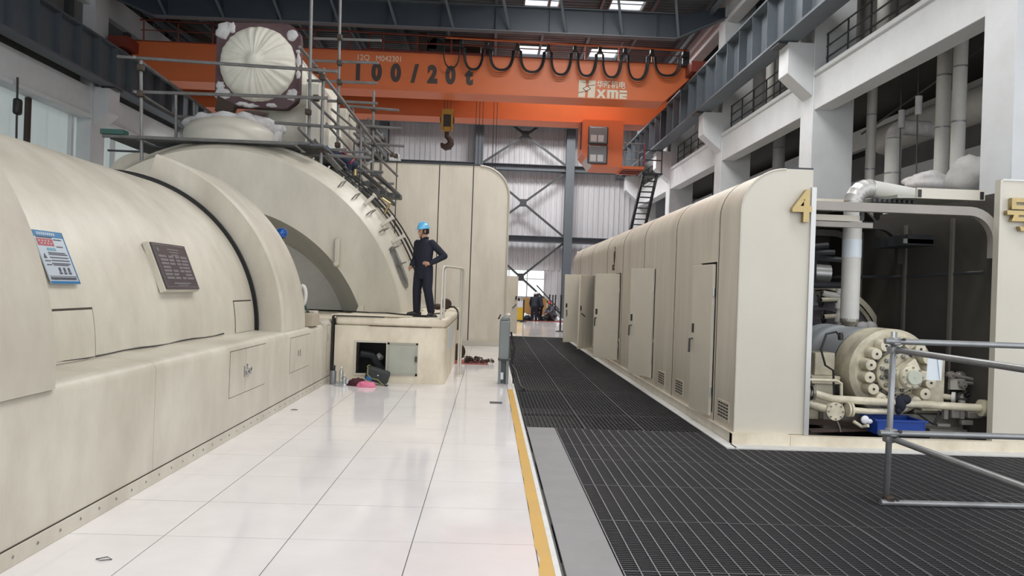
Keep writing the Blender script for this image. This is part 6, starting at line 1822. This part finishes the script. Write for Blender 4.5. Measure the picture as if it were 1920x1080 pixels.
# red mat with chain heap and hoist behind the handrail
tag(B(-1.15, .02, 16.55, 17.55, 0, .012).build('floor_mat', REDM), 'dull red floor mat behind the pedestal', 'mat')
ch = thing('chain_hoist', (-.62, 16.9, .012), 'dark chain hoist heaped on the red mat', 'hoist')
MB().lathe([(.17, -.06), (.19, 0), (.17, .06)], (-.66, 16.95, .23), (.4, -1, 0), 16).build('hoist_body', BROWN, ch)
cm_ = MB()
for i in range(70):
    x = -.48 + random.uniform(0, .62); y = 16.8 + random.uniform(-.15, .15); z = .035 + random.uniform(0, .10) * (1 if x < -.1 else .6)
    a = random.uniform(0, PI); cm_.path([(x + .035 * math.cos(t) * math.cos(a), y + .035 * math.cos(t) * math.sin(a), z + .02 * math.sin(t)) for t in [2 * PI * k / 8 for k in range(8)]], .009, 4, closed=True)
cm_.build('chain', BROWN, ch, kind='stuff')
# cables and hoist on the pedestal top
h2 = thing('small_hoist', (-1.02, 18.4, 1.12), 'dark lever hoist lying on the pedestal top behind the handrail', 'hoist')
MB().lathe([(.10, -.05), (.13, 0), (.10, .05)], (-1.0, 18.0, 1.25), (.3, -1, 0), 14).build('hoist_body', BROWN, h2); MB().sphere((-1.2, 18.0, 1.18), (.12, .1, .07), 10, 7).build('chain_pile', BROWN, h2)
tag(MB().path([(-.92, 18.0, 1.18), (-.80, 17.6, 1.20), (-.70, 17.2, 1.14), (-.66, 16.9, .98), (-.66, 16.8, .72)], .022, 8).build('rubber_hose', CABLE), 'black hose bending over the pedestal edge', 'hose')
tag(MB().path([(-2.7, 14.4, 1.13), (-2.2, 14.2, 1.128), (-1.9, 14.3, 1.128), (-1.6, 13.9, 1.128), (-1.3, 13.65, 1.128), (-1.0, 13.5, 1.128), (-.95, 13.9, 1.128), (-1.1, 14.6, 1.128), (-.9, 15.2, 1.128), (-.95, 17, 1.13)], .014, 6).build('power_cable', CABLE), 'black cable snaking across the pedestal top past the man', 'cable')
tag(MB().path([(-1.35, 13.3, 1.128), (-1.05, 13.2, 1.128), (-.9, 13.35, 1.128), (-1.1, 13.45, 1.128)], .016, 6).build('tool_bar', BLK), 'short dark bar at the feet of the man', 'tool')
# hanging hose end behind the band
tag(MB().path([(-3.2, 12.0, 2.1), (-3.05, 12.0, 1.85), (-2.98, 12.0, 1.6), (-2.86, 12.0, 1.3), (-2.75, 12.0, 1.1)], .02, 6).build('green_hose', mat('dark_green_hose', (.03, .07, .05), .5)), 'dark green hose hanging behind the generator band', 'hose')
c = Vector((-2.74, 11.34, 1.45))
tag(MB().path([c + Vector((0.0 + .05 * math.cos(a), .0, .14 * math.sin(a))) for a in [2 * PI * i / 16 for i in range(16)]], .03, 8, closed=True).build('hose_coil', LAG), 'pale coiled hose loop behind the generator band', 'hose')

# far end barriers, boards, clutter
for k, (px, top, bot, lab) in enumerate(((981, 562, 604, 'left barrier post at the far end beside the yellow board'), (1050, 553, 622, 'nearest right barrier post beside the open enclosure door'), (1041, 553, 590, 'second right barrier post at the far end'), (1036, 553, 585, 'third right barrier post at the far end'), (1030, 552, 588, 'far barrier post at the plywood end'))):
    g = at(px, bot, Z=0); g = g if g.y < 41 else Vector((at(px, 575, Y=41.5 + .5 * k).x, 41.5 + .5 * k, 0)); t = thing('barrier_post', g, lab, 'post', 'belt barrier posts at the far end')
    hgt = at(px, top, Y=g.y).z
    MB().tube(g, g + Vector((0, 0, hgt)), .035, 10).build('pole', BLK, t); MB().lathe([(.19, 0), (.17, .03), (.03, .06)], g, (0, 0, 1), 18).build('base', BLK, t)
    MB().lathe([(.045, -.08), (.045, 0)], g + Vector((0, 0, hgt)), (0, 0, 1), 10).build('belt_head', STEELD, t)
yb = thing('barrier_board', (1.6, 39.9, 0), 'yellow board with white notice at the far end', 'board')
B(1.3, 1.78, 39.9, 39.95, .05, .85).build('yellow_panel', YBOARD, yb); B(1.35, 1.75, 39.88, 39.9, .72, 1.05).build('white_notice', PAPER, yb); B(1.3, 1.8, 39.86, 39.97, 0, .05).build('foot', BLK, yb)
B(1.42, 1.6, 39.9, 39.95, 1.05, 1.2).build('lamp', BLK, yb)
for i, (x0, x1, lab) in enumerate(((1.85, 2.5, 'left plywood barrier board at the far end'), (2.52, 3.15, 'right plywood barrier board at the far end'))):
    t = thing('plywood_board', ((x0 + x1) / 2, 42.0, 0), lab, 'board', 'plywood boards'); B(x0, x1, 42.0, 42.03, .3, 1.22).build('sheet', WOODY, t)
    for x in (x0 + .02, x1 - .06): B(x, x + .04, 42.03, 42.07, 0, 1.22).build('leg', BROWN, t)
tag(B(3.3, 3.34, 31.6, 33.4, .05, 1.0).build('plywood_board', WOODY), 'plywood panel by the far open enclosure door', 'board')
tag(MB().beam((2.55, 41.6, 1.9), (3.9, 42.6, .6), .05, .05).build('long_pole', STEELD), 'long dark pole held by the far workers', 'pole')
for (x, y, rx, rz, m_, lab, sd) in ((1.95, 41.2, .35, .35, PAPER, 'white bundle left of the far workers', 2), (2.05, 40.6, .25, .28, NAVY, 'dark bundle at the feet of the far workers', 4), (3.05, 41.0, .28, .30, BLK, 'black bundle right of the far workers', 6), (3.55, 41.6, .55, .26, PAPER, 'white tarpaulin heap under the red-helmeted worker', 8)):
    heap('cloth_bundle', lab, 'bundle', (x, y, 0), rx, rx * .7, rz, m_, sd)
tag(B(1.7, 4.2, 40.2, 42.2, .001, .012).build('floor_mat', REDM), 'red mat under the workers at the far end', 'mat')
# small litter on the tiles
for (px, py, lab) in ((545, 768, 'small dark wire loop on the tiles near the plinth'), (180, 1048, 'thin grey scrap on the nearest left tile')):
    g = at(px, py, Z=0.004)
    tag(MB().path([g, g + Vector((.05, .03, .003)), g + Vector((.09, 0, 0)), g + Vector((.04, -.03, .003))], .003, 5, closed=True).build('wire_scrap', STEELD), lab, 'scrap')
